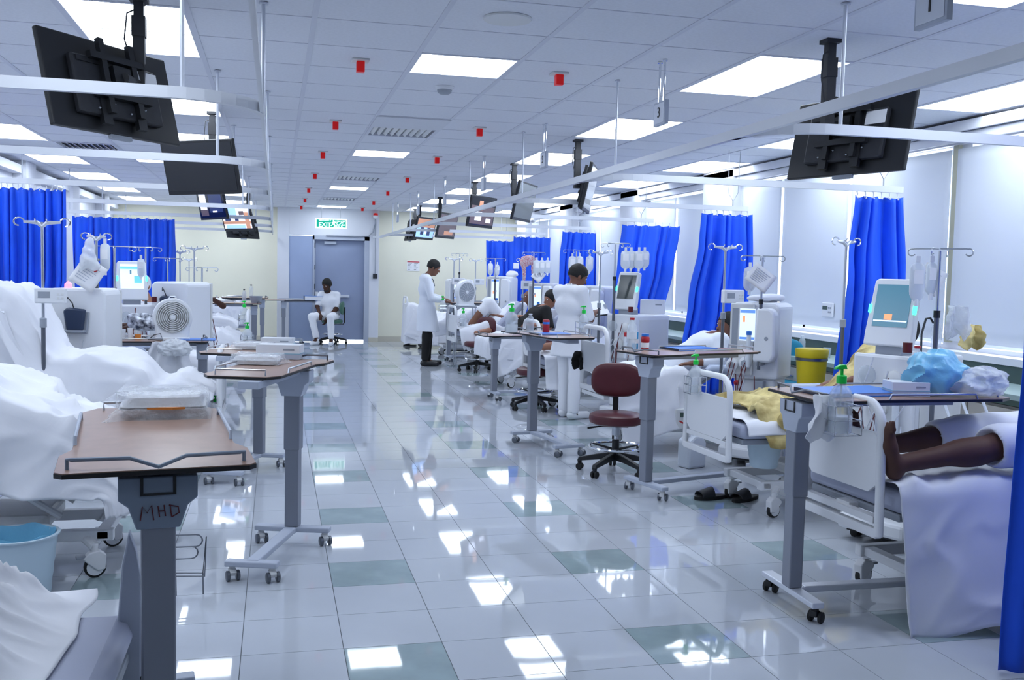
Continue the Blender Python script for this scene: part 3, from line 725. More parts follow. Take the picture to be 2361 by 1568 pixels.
def stool(label, x, y, rz, hs=.58, vinyl='burgundy', group='wheeled doctor stools', simple=False):
    t = thing('wheeled_stool', label, 'stool', (x, y, 0), rz, group)
    MB().lathe([(.0, hs-.085), (.17, hs-.085), (.205, hs-.07), (.213, hs-.04), (.205, hs-.012), (.18, hs), (.0, hs+.004)], 40).build('seat', vinyl, t)
    # back rest: rounded pad across local x, behind the seat at +y
    def pad(u, v):
        th = 2*PI*u; ph = PI*v
        cx, cz = math.cos(th), math.sin(th)
        sx = math.copysign(abs(cx)**.7, cx)*.20; szz = math.copysign(abs(cz)**.7, cz)*.135
        r = math.sin(ph)**.45
        return (sx*r, .21+.032*math.cos(ph) - (sx*r)**2*.7, hs+.235+szz*r)
    MB().grid(36, 12, pad).build('backrest', vinyl, t, ang=3)
    MB().prism([(.08, hs-.10), (.235, hs-.10), (.26, hs-.05), (.262, hs+.25), (.24, hs+.25), (.235, hs-.06), (.22, hs-.085), (.08, hs-.085)], -.022, .022, 'yz').build('back_bar', 'black_plastic', t, smooth=False)
    MB().box(-.09, -.07, hs-.10, .09, .07, hs-.087).build('seat_plate', 'black_plastic', t, smooth=False)
    MB().tube([(-.05, 0, hs-.10), (-.14, -.01, hs-.108), (-.22, -.02, hs-.12)], [.006, .006, .009], 8).build('height_lever', 'black_plastic', t)
    MB().lathe([(.03, hs-.17), (.032, hs-.10)], 20).build('lift_sleeve', 'steel', t)
    MB().lathe([(.014, .26), (.014, hs-.18)], 16).build('gas_lift', 'chrome', t)
    MB().lathe([(.028, .16), (.028, .26), (.0, .265)], 20).build('hub', 'black_plastic', t)
    fr = MB().tube([(.205*math.cos(a), .205*math.sin(a), .205) for a in [2*PI*i/40 for i in range(40)]], .010, 8, closed=True).build('foot_ring', 'chrome', t)
    for k in range(3):
        a = 2*PI*k/3+.5
        MB().tube([(.02*math.cos(a), .02*math.sin(a), .18), (.2*math.cos(a), .2*math.sin(a), .205)], [.012, .007], 6).build('spoke', 'black_plastic', t)
    for k in range(5):
        a = 2*PI*k/5+.35
        M = R(a, 'Z')
        MB(M).prism([(.0, .10), (.12, .095), (.27, .075), (.29, .06), (.30, .075), (.29, .10), (.15, .135), (.0, .165)], -.018, .018, 'xz').build('leg', 'black_plastic', t, smooth=False, bevel=.004)
        c = MB(M @ T(.283, 0, 0)).box(-.014, -.01, .04, .014, .01, .085).build('caster', 'black_plastic', t)
        for s in (-1, 1):
            MB(M @ T(.283, s*.016, .027) @ R(PI/2, 'X')).lathe([(0, -.011), (.022, -.011), (.027, -.006), (.027, .006), (.022, .011), (0, .011)], 16).build('wheel', 'rubber', c)
    return t
S1 = stool('burgundy wheeled stool in the right foreground, nearest the camera', 2.56, 7.0, D(-18), .465)
dup(S1, (2.84, 10.45, 0), D(-30), 'burgundy wheeled stool behind the column of the blue folder table')
dup(S1, (3.02, 14.5, 0), D(-55), 'burgundy stool farthest away, half hidden behind a grey column')
S4 = stool('dark green wheeled stool under the seated man by the blue door', 1.12, 19.9, D(-100), .50, 'green_vinyl')
# ------------------------------------------------------------ signed distance shapes -> one continuous mesh
class SDF:
    def __init__(s, lo, hi, h):
        s.lo = np.array(lo, np.float32); s.h = h
        s.n = [int(math.ceil((hi[i]-lo[i])/h))+1 for i in range(3)]
        s.ax = [s.lo[i]+h*np.arange(s.n[i], dtype=np.float32) for i in range(3)]
        s.D = np.full(s.n, .3, np.float32)
    def win(s, lo, hi, m):
        sl = []
        for i in range(3):
            a = int(math.floor((lo[i]-m-s.lo[i])/s.h)); b = int(math.ceil((hi[i]+m-s.lo[i])/s.h))+1
            sl.append(slice(max(a, 0), max(min(b, s.n[i]), 0)))
        g = np.meshgrid(*[s.ax[i][sl[i]] for i in range(3)], indexing='ij')
        return tuple(sl), g
    def _u(s, sl, d, k):
        A = s.D[sl]
        if A.size == 0: return
        if k > 0:
            hh = np.clip(.5+.5*(A-d)/k, 0, 1); s.D[sl] = A*(1-hh)+d*hh-k*hh*(1-hh)
        else: s.D[sl] = np.minimum(A, d)
    def cap(s, a, b, ra, rb=None, k=.015):
        rb = ra if rb is None else rb
        a = np.array(a, np.float32); b = np.array(b, np.float32); r = max(ra, rb)
        sl, (X, Y, Z) = s.win(np.minimum(a, b)-r, np.maximum(a, b)+r, k+3*s.h)
        ab = b-a; L = float(ab@ab)+1e-9
        t = np.clip(((X-a[0])*ab[0]+(Y-a[1])*ab[1]+(Z-a[2])*ab[2])/L, 0, 1)
        d = np.sqrt((X-a[0]-t*ab[0])**2+(Y-a[1]-t*ab[1])**2+(Z-a[2]-t*ab[2])**2)-(ra+(rb-ra)*t)
        s._u(sl, d, k); return s
    def ell(s, c, r, k=.015, F=None, cut=False):
        c = np.array(c, np.float32); R_ = max(r)
        sl, (X, Y, Z) = s.win(c-R_, c+R_, k+3*s.h)
        x, y, z = X-c[0], Y-c[1], Z-c[2]
        if F is not None:
            x, y, z = [x*f[0]+y*f[1]+z*f[2] for f in F]
        k0 = np.sqrt((x/r[0])**2+(y/r[1])**2+(z/r[2])**2)+1e-6
        k1 = np.sqrt((x/r[0]**2)**2+(y/r[1]**2)**2+(z/r[2]**2)**2)+1e-6
        d = k0*(k0-1)/k1
        if cut:
            A = s.D[sl]
            if A.size: s.D[sl] = np.maximum(A, -d)
        else: s._u(sl, d, k)
        return s
    def plane(s, c, n):      # keep the side n points away from
        n = np.array(n, float); n /= np.linalg.norm(n)
        X, Y, Z = np.meshgrid(*s.ax, indexing='ij', sparse=True)
        s.D = np.maximum(s.D, ((X-c[0])*n[0]+(Y-c[1])*n[1]+(Z-c[2])*n[2]).astype(np.float32)); return s
    def ripple(s, amp, sc, seed=0, ax=(1, 1, .35)):
        X, Y, Z = np.meshgrid(*s.ax, indexing='ij', sparse=True)
        w = np.sin(X*sc*ax[0]+2.1*np.sin(Y*sc*.7+seed)+seed)+np.sin(Y*sc*ax[1]*1.3+1.7*np.sin(Z*sc*.5+seed*2))+np.sin(Z*sc*ax[2]*1.7+X*sc*.9+Y*sc*.5+seed*3)
        s.D = s.D+(amp/3*w).astype(np.float32); return s
    def mesh(s, name, m, parent=None, smooth_it=1, **kw):
        D = s.D; S = D < 0
        c = [(i, j, k) for i in (0, 1) for j in (0, 1) for k in (0, 1)]
        nx, ny, nz_ = D.shape
        def sub(A, o): return A[o[0]:nx-1+o[0], o[1]:ny-1+o[1], o[2]:nz_-1+o[2]]
        cnt = sum(sub(S, o).astype(np.int8) for o in c)
        act = (cnt > 0) & (cnt < 8)
        idx = -np.ones(act.shape, np.int64); P = np.argwhere(act); idx[tuple(P.T)] = np.arange(len(P))
        if len(P) == 0: return None
        acc = np.zeros((len(P), 3)); num = np.zeros(len(P))
        def val(o): return D[P[:, 0]+o[0], P[:, 1]+o[1], P[:, 2]+o[2]]
        V = {o: val(o) for o in c}
        for o in c:
            for a in range(3):
                if o[a] == 0:
                    o2 = list(o); o2[a] = 1; o2 = tuple(o2)
                    d0, d1 = V[o], V[o2]; x = (d0 < 0) != (d1 < 0)
                    t = np.where(x, d0/(np.where(x, d0-d1, 1)), 0)
                    p = np.zeros((len(P), 3)); p += np.array(o); p[:, a] = t
                    acc += p*x[:, None]; num += x
        vs = s.lo + s.h*(P+acc/num[:, None])
        fs = []
        for a in range(3):
            b_, c_ = (a+1) % 3, (a+2) % 3
            o2 = [0, 0, 0]; o2[a] = 1
            A = S[:nx-o2[0], :ny-o2[1], :nz_-o2[2]]; B = S[o2[0]:, o2[1]:, o2[2]:]
            E = np.argwhere(A != B)
            if len(E) == 0: continue
            ok = (E[:, b_] > 0) & (E[:, c_] > 0)
            for q in range(3): ok &= E[:, q] < act.shape[q] if q != a else (E[:, q] < act.shape[q])
            E = E[ok]
            f = []
            for db, dc in ((0, 0), (-1, 0), (-1, -1), (0, -1)):
                e = E.copy(); e[:, b_] += db; e[:, c_] += dc; f.append(idx[tuple(e.T)])
            f = np.stack(f, 1); ins = S[tuple(E.T)]
            f[~ins] = f[~ins][:, ::-1]
            fs.append(f[(f >= 0).all(1)])
        fs = np.concatenate(fs)
        if smooth_it:
            for _ in range(smooth_it):
                e = np.concatenate([fs[:, [0, 1]], fs[:, [1, 2]], fs[:, [2, 3]], fs[:, [3, 0]]])
                sm = np.zeros_like(vs); n_ = np.zeros(len(vs))
                np.add.at(sm, e[:, 0], vs[e[:, 1]]); np.add.at(n_, e[:, 0], 1); np.add.at(sm, e[:, 1], vs[e[:, 0]]); np.add.at(n_, e[:, 1], 1)
                vs = vs*.5+.5*sm/np.maximum(n_, 1)[:, None]
        b = MB(); b.v = [tuple(v) for v in vs.tolist()]; b.f = [tuple(f) for f in fs.tolist()]
        return b.build(name, m, parent, ang=3, fixn=False, **kw)

# ------------------------------------------------------------ beds
def bed_frame(label, x, y, rz, back=35, W=.70, group='dialysis beds', foot=True, arms=True, backw=True, mat_='vinyl_grey', hinge=1.17, bl=.80, fb=(.42, 1.0), dz=0, support=True):
    t = thing('dialysis_bed', label, 'bed', (x, y, 0), rz, group)
    b = MB().box(.25, -.24, .17, 1.75, -.19, .225).box(.25, .19, .17, 1.75, .24, .225)
    for xx in (.27, .95, 1.68): b.box(xx, -.24, .175, xx+.06, .24, .22)
    b.build('base_frame', 'white_paint', t, smooth=False, bevel=.006)
    MB().box(.55, -.2, .225, 1.45, .2, .30).build('motor_cover', 'ivory_plastic', t, smooth=False, bevel=.02)
    for xx in (.7, 1.3):
        for s in (-1, 1):
            MB().tube([(xx-.2, s*.17, .28), (xx+.12, s*.17, .50)], .018, 8).build('lift_arm', 'white_paint', t)
    for xx, rr in ((.33, .3), (1.62, -.4)):
        for s in (-1, 1):
            MB().tube([(xx+.06, s*.2, .19), (xx, s*.27, .15)], [.03, .024], 8).build('wheel_arm', 'white_paint', t)
            c = MB(T(xx, s*.27, 0) @ R(rr, 'Z')).prism([(-.045, .04), (-.01, .035), (.045, .085), (.055, .10), (.03, .125), (-.02, .135), (-.05, .11)], -.024, .024, 'xz').lathe([(.016, .11), (.016, .165)], 10).build('caster_hood', 'white_paint', t, smooth=False, bevel=.008)
            MB(T(xx, s*.27, 0) @ R(rr, 'Z') @ T(.0, 0, .052) @ R(PI/2, 'X')).lathe([(0, -.016), (.040, -.018), (.040, .018), (0, .016)], 20).build('wheel_hub', 'white_plastic', c)
            MB(T(xx, s*.27, 0) @ R(rr, 'Z') @ T(.0, 0, .052) @ R(PI/2, 'X')).lathe([(.040, -.016), (.051, -.012), (.052, .0), (.051, .012), (.040, .016)], 24).build('tyre', 'rubber', c)
            MB(T(xx, s*.27, 0) @ R(rr, 'Z')).box(.03, -.02, .10, .085, .02, .112).build('brake_pedal', 'grey_plastic', c, smooth=False, bevel=.003)
    MB().box(.05, -W/2+.02, .485+dz, hinge+.03, W/2-.02, .52+dz).build('deck', 'grey_plastic', t, smooth=False, bevel=.008)
    MB().box(.04, -W/2, .521+dz, hinge*.6, W/2, .62+dz).build('leg_cushion', mat_, t, smooth=True, bevel=.045 if dz else .03)
    MB().box(hinge*.6+.01, -W/2, .521+dz, hinge, W/2, .62+dz).build('seat_cushion', mat_, t, smooth=True, bevel=.03)
    a = D(back)
    MB(T(hinge+.02, 0, .57+dz) @ R(-a, 'Y')).box(0, -W/2, -.05, bl, W/2, .05).build('back_cushion', mat_, t, smooth=True, bevel=.03)
    if support: MB(T(hinge+.02, 0, .57+dz) @ R(-a, 'Y')).box(.02, -W/2+.04, -.085, bl-.04, W/2-.04, -.051).build('back_support', 'grey_plastic', t, smooth=False, bevel=.01)
    if arms:
        for s in (-1, 1):
            MB().tube([(.86, s*(W/2+.05), .72), (.88, s*(W/2+.055), .735), (1.26, s*(W/2+.055), .735), (1.28, s*(W/2+.05), .72)], [.03, .042, .042, .03], 12).build('armrest', 'mattress_blue', t)
            MB().box(1.03, s*(W/2+.035)-.012, .49, 1.09, s*(W/2+.035)+.012, .70).build('armrest_post', 'white_paint', t, smooth=False)
    if foot:
        z0, z1 = fb; w = .285; r = .020
        pts = [(0, -w-.01, z0)] + [(0, -w, z1-.16)] + [(0, -w+.11-.11*math.cos(k*PI/12), z1-.11+.11*math.sin(k*PI/12)) for k in range(7)]
        pts += [(0, -y_, z_) for (_, y_, z_) in pts[::-1]]
        f = MB(T(-.02, 0, 0)).tube(pts, r, 10).build('footboard_frame', 'white_paint', t)
        MB(T(-.02, 0, 0)).box(-.018, -w-.01, z0-.012, .018, w+.01, z0+.032).build('footboard_bar', 'white_paint', t, smooth=False, bevel=.006)
        MB(T(-.02, 0, 0)).prism([(-w+.015, z1-.36), (-w+.07, z1-.40), (w-.07, z1-.40), (w-.015, z1-.36), (w-.015, z1-.15), (w-.05, z1-.13), (-w+.05, z1-.13), (-w+.015, z1-.15)], -.009, .009, 'yz').build('footboard_panel', 'white_paint', t, smooth=False, bevel=.004)
        MB().box(.0, -.05, .485, .06, .05, .51).box(-.03, -w+.02, .47, .01, w-.02, .50).build('footboard_mount', 'white_paint', t, smooth=False)
    return t
def sheet(label, x, y, rz, path, W=.74, drop=(.2, .2), seed=0, amp=.012, group='white bed sheets', m='sheet', res=.02, hem=.03, flare=.05, name='bed_sheet', cat='sheet', end=0):
    """cloth that follows path [(x,z)...] along the bed and hangs down dropped on both sides (near -y, far +y)"""
    pts = [Vector((p[0], 0, p[1])) for p in path]
    # smooth resample (Catmull-Rom)
    out = []
    for i in range(len(pts)-1):
        p0, p1, p2, p3 = pts[max(i-1, 0)], pts[i], pts[i+1], pts[min(i+2, len(pts)-1)]
        n = max(2, int((p2-p1).length/res))
        for k in range(n):
            t = k/n; out.append(.5*((2*p1)+(p2-p0)*t+(2*p0-5*p1+4*p2-p3)*t*t+(3*p1-p0-3*p2+p3)*t**3))
    out.append(pts[-1]); n = len(out)-1
    def dr(v, i): return v(out[i].x) if callable(v) else v
    nw = int(W/res); nd = int(max(max(dr(drop[0], i), dr(drop[1], i)) for i in range(n+1))/res)+2
    NV = nw+2*nd
    tl = [(out[min(i+1, n)]-out[max(i-1, 0)]).normalized() for i in range(n+1)]
    def fn(s, t):
        i = min(n, int(round(s*n))); j = int(round(t*NV)); p = out[i]; tg_ = tl[i]
        nrm = Vector((-tg_.z, 0, tg_.x))
        yj = j*res; wx, wy = p.x+.16*nz(p.x*2.5, yj*2.5, seed+11), yj+.16*nz(p.x*2.5, yj*2.5, seed+17)
        w1 = (nz(wx*3.2, wy*2.6, seed)+.6*nz(wx*7, wy*6, seed+3)); ridge = max(0, 1-abs(nz(wx*2.0+wy*1.2, wy*2.6-wx*.9, seed+7))*4.2)**2*1.6+max(0, 1-abs(nz(wx*4.6-wy*1.5, wy*3.4+wx, seed+23))*4)**2*.7
        if nd <= j <= nd+nw:
            v = (j-nd)/nw*2-1
            yy = v*W/2; edge = max(0, abs(v)-.86)/.14
            q = p + nrm*(amp*(w1+ridge) + .006) - Vector((0, 0, .02*edge**2))
            return (q.x, yy, q.z)
        if j < nd: k = (nd-j)/nd; sgn = -1; d = dr(drop[0], i)
        else: k = (j-nd-nw)/nd; sgn = 1; d = dr(drop[1], i)
        d = d*(1+.10*nz(p.x*3, seed*2.3, sgn)); k2 = k
        fold = flare*k2*(.5+.5*math.sin(p.x*15+2.2*math.sin(p.x*4+seed)+seed)) + .35*amp*(w1+1.4*ridge)*min(1, k*4)
        q = p - nrm*(.02+d*k2); return (q.x+.3*fold*nz(p.x*4, k, seed+5), sgn*(W/2+.008+fold+.02*k), q.z)
    o = MB().grid(n, NV, fn).build(name, m, ang=3, solid=.003)
    o.location = (x, y, 0); o.rotation_euler = (0, 0, rz)
    return tag(o, label, cat, group)
# right row: foot ends toward the aisle at x ~2.7, heads by the windows
RB = {}
Q = 'dialysis beds'
RB[1] = bed_frame('dialysis bed nearest on the right, white footboard beside the green topped bottle', 2.56, 3.93, D(2), 12)
RB[2] = bed_frame('dialysis bed with the yellow printed blanket in the right foreground', 2.76, 5.78, D(3), 42, fb=(.38, .90), hinge=.92, bl=.66)
RB[3] = bed_frame('dialysis bed right of the nurse, white footboard beside his legs', 2.72, 7.98, D(3), 33, hinge=.66, bl=.66, fb=(.52, 1.07))
RB[4] = bed_frame('dialysis bed hidden behind the nurse', 2.78, 10.35, D(2), 50, hinge=.80, bl=.66)
RB[5] = bed_frame('dialysis bed of the patient in the black shirt', 2.70, 12.65, D(2), 43, hinge=.55, bl=.66, foot=False)
RB[6] = bed_frame('dialysis bed of the bald patient, footboard hung with a white cloth', 2.70, 14.9, D(2), 46, hinge=.55, bl=.66, fb=(.45, .98))
RB[7] = bed_frame('dialysis bed right behind the doctor', 2.62, 17.1, D(2), 50, hinge=.80, bl=.66, fb=(.5, 1.05))
RB[8] = bed_frame('farthest dialysis bed on the right, sheet hanging almost to the floor', 2.5, 18.95, D(0), 40)
def mz(back, x):   # top of the mattress along the bed
    return .635 if x < 1.17 else .635+(x-1.17)*math.tan(D(back))
sheet('white sheet hanging to the floor at the near side of the nearest right bed', 2.56, 3.93, D(2), [(.02, .64), (.1, .645), (.4, .65), (.8, .65), (1.15, .66), (1.6, .76), (1.95, .84)], W=.73, drop=(lambda x: .645 - .12*max(0, x-.1), .25), seed=2, amp=.020, flare=.10)
sheet('white sheet under the yellow blanket', 2.76, 5.78, D(3), [(.06, .632), (.4, .635), (.7, .635), (.9, .645)], W=.72, drop=(.06, .06), seed=4, amp=.006, flare=.01)
sheet('white sheet draped off the bed right of the nurse, hem low by the stool', 2.72, 7.98, D(3), [(.02, .64), (.15, .66), (.3, .69), (.5, .72), (.62, .73), (.75, .67), (.82, .66)], W=.74, drop=(lambda x: .50 if x < .55 else .50-.35*min(1, (x-.55)/.5), .2), seed=9, amp=.02)
sheet('white sheet on the bed behind the nurse', 2.78, 10.35, D(2), [(.02, .64), (.4, .66), (.7, .70), (.82, .66)], W=.73, drop=(.35, .2), seed=12, amp=.02)
sheet('white sheet slanting off the bed of the patient in black', 2.70, 12.65, D(2), [(-.02, .40), (.0, .62), (.1, .66), (.4, .69), (.7, .70), (.82, .66)], W=.74, drop=(lambda x: max(.1, .5-.35*x), .2), seed=15, amp=.018)
sheet('white sheet on the bald patient\'s bed', 2.70, 14.9, D(2), [(.02, .64), (.3, .68), (.5, .74), (.7, .70), (.82, .66)], W=.73, drop=(.25, .2), seed=18, amp=.02)
sheet('white sheet on the bed behind the doctor', 2.62, 17.1, D(2), [(.02, .64), (.3, .70), (.5, .76), (.9, .90), (1.2, 1.05)], W=.73, drop=(.25, .2), seed=21, amp=.02)
sheet('white sheet on the farthest right bed, hanging in a long fold left of the doctor', 2.5, 18.95, D(0), [(-.05, .12), (-.03, .5), (.0, .80), (.1, .86), (.4, .74), (.9, .68), (1.2, .66), (1.6, .95), (1.8, 1.1)], W=.74, drop=(lambda x: .6, .2), seed=24, amp=.015)

# left row: foot ends toward the aisle at x ~ -0.4, heads at the left wall
LB = {}
LB[1] = bed_frame('grey cushioned dialysis bed in the bottom left corner under a crumpled sheet', -.36, 2.66, PI, 15, foot=False, arms=False, dz=-.12)
LB[2] = bed_frame('dialysis bed second on the left with wheels showing under the draped sheet', -.52, 5.25, PI, 35, foot=False, arms=False)
LB[3] = bed_frame('dialysis bed third on the left with its back raised high', -.40, 7.35, PI, 70, fb=(.45, .93), arms=False, hinge=1.04, bl=.72, support=False)
LB[4] = bed_frame('dialysis bed behind the white box fan on the left', -.30, 9.75, PI, 45, foot=False, arms=True)
LB[5] = bed_frame('dialysis bed with pump bottle on its footboard, left of the aisle', -.33, 11.95, PI, 40, fb=(.5, 1.0))
LB[6] = bed_frame('dialysis bed with white sheets far on the left', -.45, 14.2, PI, 35, foot=False)
LB[7] = bed_frame('last dialysis bed on the left by the yellow wall', -.45, 17.3, PI, 35, foot=False)
sheet('smooth white sheet over the left bed with the raised back', -.40, 7.35, PI, [(.02, .62), (.1, .67), (.25, .74), (.33, .70), (.42, .71), (.52, .83), (.75, .89), (.95, .88), (1.07, .91), (1.16, 1.08), (1.24, 1.25), (1.33, 1.345), (1.43, 1.335), (1.50, 1.22), (1.46, 1.02), (1.37, .8), (1.29, .64)], W=.74, drop=(.2, lambda x: .30 if x < .95 else .17), seed=31, amp=.022, flare=.03)
sheet('white sheet sliding off the second left bed in broad folds', -.52, 5.25, PI, [(.06, .36), (.08, .46), (.14, .56), (.24, .64), (.38, .73), (.5, .79), (.7, .87), (.95, .92), (1.2, .94), (1.6, 1.05)], W=.76, drop=(.2, lambda x: .16+.20*max(0, math.sin((x-.1)*3.6))+.16*max(0, x-.5)), seed=35, amp=.042, flare=.07)
sheet('white sheet on the bed behind the box fan', -.30, 9.75, PI, [(.02, .62), (.2, .66), (.6, .68), (1.15, .66), (1.5, 1.0), (1.75, 1.25)], W=.72, drop=(.1, .12), seed=38, amp=.015)
sheet('rumpled white sheet on the bed with the pump bottle', -.33, 11.95, PI, [(.05, .64), (.2, .72), (.5, .76), (.9, .74), (1.2, .68), (1.6, 1.0)], W=.72, drop=(.25, .3), seed=41, amp=.035)
sheet('white sheet on the far left bed', -.45, 14.2, PI, [(.05, .70), (.2, .78), (.5, .82), (.9, .74), (1.2, .68), (1.6, 1.0)], W=.72, drop=(.25, .4), seed=44, amp=.025)
sheet('white sheet on the last left bed', -.45, 17.3, PI, [(.05, .85), (.2, .92), (.5, .95), (.9, .85), (1.2, .78), (1.6, 1.0)], W=.72, drop=(.25, .4), seed=47, amp=.025)
# crumpled linen heap on the nearest left bed
def heap(u, v):
    x, y = -1.25+1.15*u, -.42+.84*v
    e = min(1, 5*min(u, 1-u))*min(1, 5*min(v, 1-v)); e = e*e*(3-2*e)
    w = Vector((x*3+1.1*nz(x*2, y*2, 1), y*3+1.1*nz(x*2, y*2, 5), 0))
    r1 = 1-min(1, abs(noise.noise(w*1.2))*3.4); r2 = 1-min(1, abs(noise.noise(w*2.6+Vector((3, 1, 2))))*3.2)
    b = .16*math.exp(-((x+.62)**2*4+(y-.05)**2*6)) + .05
    return (x+.05*nz(x*4, y*4, 9), y+.05*nz(x*4, y*4, 14), .508+e*(b+.055*r1*r1+.028*r2*r2+.03*nz(x*3, y*3, 2)))
o = MB().grid(110, 84, heap).build('bed_sheet', 'sheet', ang=3, solid=.004); o.location = (-.45, 2.78, 0)
tag(o, 'crumpled heap of white sheets in the bottom left corner', 'sheet', 'white bed sheets')

# ------------------------------------------------------------ poles with hooks
def iv_pole(label, x, y, z0, ztop, rz=0, box=None, span=.15, group='infusion poles', thick=.011, color='steel'):
    t = thing('infusion_pole', label, 'pole', (x, y, z0), rz, group)
    h = ztop-z0
    MB().tube([(0, 0, 0), (0, 0, h*.55)], thick*1.25, 10).build('lower_tube', 'dark_steel' if color == 'steel' else color, t)
    MB().tube([(0, 0, h*.55), (0, 0, h)], thick*.85, 10).build('upper_tube', color, t)
    MB().lathe([(.0, h*.53), (thick*2, h*.535), (thick*2, h*.575), (.0, h*.58)], 12).build('clamp', 'grey_plastic', t)
    hb = MB().tube([(-span*.7, 0, h+.0), (-.03, 0, h-.004), (0, 0, h-.03)], [.008, .014, .012], 8).tube([(span*.7, 0, h), (.03, 0, h-.004), (0, 0, h-.03)], [.008, .014, .012], 8).build('hook_bar', 'alu', t)
    for s in (-1, 1):
        pts = [(s*(span*.7), 0, h)] + [(s*(span+.03*math.sin(a)), 0, h-.008+.03*-math.cos(a)*-1) for a in [(-.6+k*.55) for k in range(8)]]
        MB().tube([(s*(span-.02+.032*math.sin(a)), 0, h-.0+.026*math.cos(a)) for a in [-1.4+k*.5 for k in range(10)]], .005, 6).build('hook', 'chrome', hb)
        MB().tube([(s*.035, 0, h), (s*.035, -.03, h+.005), (s*.035, -.045, h+.02)], .004, 6).build('hook', 'chrome', hb)
    if box:
        w, hh, zz = box
        b = MB(T(w*.3, -.045, zz-z0)).box(-w/2, -.03, -hh/2, w/2, .03, hh/2).build('control_box', 'white_plastic', t, smooth=False, bevel=.008)
        MB(T(w*.3-.03, -.0765, zz-z0+.005)).box(-w*.22, -.001, -hh*.18, w*.16, .001, hh*.22).build('display', 'grey_plastic', b, smooth=False)
        for k in range(4): MB(T(w*.3+w*.27+(k % 2)*.025, -.077, zz-z0+(.01 if k < 2 else -.015))).box(-.008, -.001, -.006, .008, .001, .006).build('button', 'ivory_plastic', b, smooth=False)
    return t
def fluid_bag(label, c, rz=0, w=.11, h=.20, m='fluid_bag', neck=True, group='hanging fluid bags', tube=None):
    t = thing('fluid_bag', label, 'bag', c, rz, group)     # origin at its hanging eye
    def f(u, v):
        a = 2*PI*u; z = v
        e = (1-abs(2*z-1)**6)**.5
        wx = w/2*(e if z > .2 else (.45+.55*(z/.2)**.6)*e**.3 if z > 0 else .3)
        return (wx*math.cos(a), (.022*math.sin(PI*min(1, z*1.02+.03))+.002)*math.sin(a), -h-.03+h*z)
    MB().grid(20, 12, f).build('pouch', m, t, ang=3)
    MB().box(-.012, -.003, -.035, .012, .003, .0).build('eyelet', 'white_plastic', t, smooth=False, bevel=.002)
    p = MB().lathe([(.012, -h-.055), (.012, -h-.02), (.008, -h-.015)], 12).build('port', 'white_plastic', t)
    if tube: MB().tube([(0, 0, -h-.05), (0, 0, -h-.12)] + [tuple(Vector(q)-Vector(c)) for q in tube], .0045, 6).build('tube', 'tube_clear', t)
    MB().box(-w*.3, -.0245, -h*.7, w*.3, -.0225, -h*.35).build('bag_label', 'paper', t, smooth=False)
    return t
p = atY(97, 512, 6.96); iv_pole('infusion pole with empty hooks at the left edge, in front of the blue curtain', p.x, p.y, .30, p.z, 0, (.19, .10, 1.31), .16)
p = atY(1952, 557, 6.1); iv_pole('infusion pole with empty hooks in front of the blue curtain behind the tablet machine', p.x, p.y, .50, p.z, .2, None, .12)
p = atY(1673, 570, 7.4); iv_pole('infusion pole with control box in front of the patient facing left', p.x, p.y, .50, p.z, .1, (.19, .11, 1.37), .15)
p = atY(1385, 582, 9.75); iv_pole('thin infusion pole just right of the nurse\'s head', p.x, p.y, .50, p.z, .1, None, .13)
p = atY(1207, 600, 14.3); iv_pole('infusion pole under the red checked head scarf', p.x, p.y, .50, p.z, .1, (.2, .13, atY(1200, 657, 14.3).z), .10)
p = atY(1047, 597, 16.4); iv_pole('infusion pole standing against the yellow wall beside the fan', p.x, p.y, .50, p.z, .1, (.22, .11, atY(1030, 648, 16.4).z), .14)
p = atY(1097, 600, 18.58); iv_pole('farthest thin infusion pole on the right against the yellow wall', p.x, p.y, .50, p.z, .1, (.2, .11, atY(1105, 650, 18.4).z), .12)
p = atY(448, 572, 12.3); iv_pole('infusion pole against the yellow wall behind the left beds', p.x, p.y, .50, p.z, .1, None, .15)
p = atY(415, 580, 14.4); iv_pole('infusion pole beside the right edge of the wide blue curtain', p.x, p.y, .50, p.z, .1, None, .12)
p = atY(436, 598, 17.5); iv_pole('farthest infusion pole on the left', p.x, p.y, .50, p.z, .1, None, .12)

# ------------------------------------------------------------ dialysis machines
def machine_base(t, w, d):
    MB().prism([(-w/2-.03, -d/2-.1), (w/2+.03, -d/2-.1), (w/2+.05, 0), (w/2+.02, d/2+.03), (-w/2-.02, d/2+.03), (-w/2-.05, 0)], .07, .16).build('base', 'white_plastic', t, smooth=False, bevel=.02)
    MB().box(-w/2, -d/2-.04, .05, w/2, d/2, .069).build('skirt', 'soft_black', t, smooth=False)
    for sx in (-1, 1):
        for sy in (-1, 1): caster(t, sx*w*.5, sy*d*.42, .026, 0, 'black_plastic', 'rubber', .075)
def hook_pole(t, x, y, z0, z1, span=.15):
    MB().tube([(x, y, z0), (x, y, z1-.35)], .014, 10).build('pole', 'dark_steel', t)
    p = MB().tube([(x, y, z1-.35), (x, y, z1)], .009, 10).build('pole_extension', 'steel', t)
    MB().lathe([(.0, -.02), (.018, -.02), (.018, .02), (.0, .02)], 12, (x, y, z1-.35)).build('pole_clamp', 'black_plastic', t)
    for a in (0, PI/2):
        ca, sa = math.cos(a+.25), math.sin(a+.25)
        pts = [(x-span*ca, y-span*sa, z1+.01-.0), (x-span*.9*ca, y-span*.9*sa, z1+.012), (x, y, z1+.012), (x+span*.9*ca, y+span*.9*sa, z1+.012), (x+span*ca, y+span*sa, z1+.01)]
        if a == 0 or True:
            MB().tube(pts, .004, 6).build('hook_bar', 'steel', p)
        for s in (-1, 1):
            MB().tube([(x+s*(span+.02*math.sin(q))*ca, y+s*(span+.02*math.sin(q))*sa, z1-.008+.02*math.cos(q)) for q in [-.2+k*.55 for k in range(9)]], .004, 6).build('hook', 'steel', p)
        if a: break
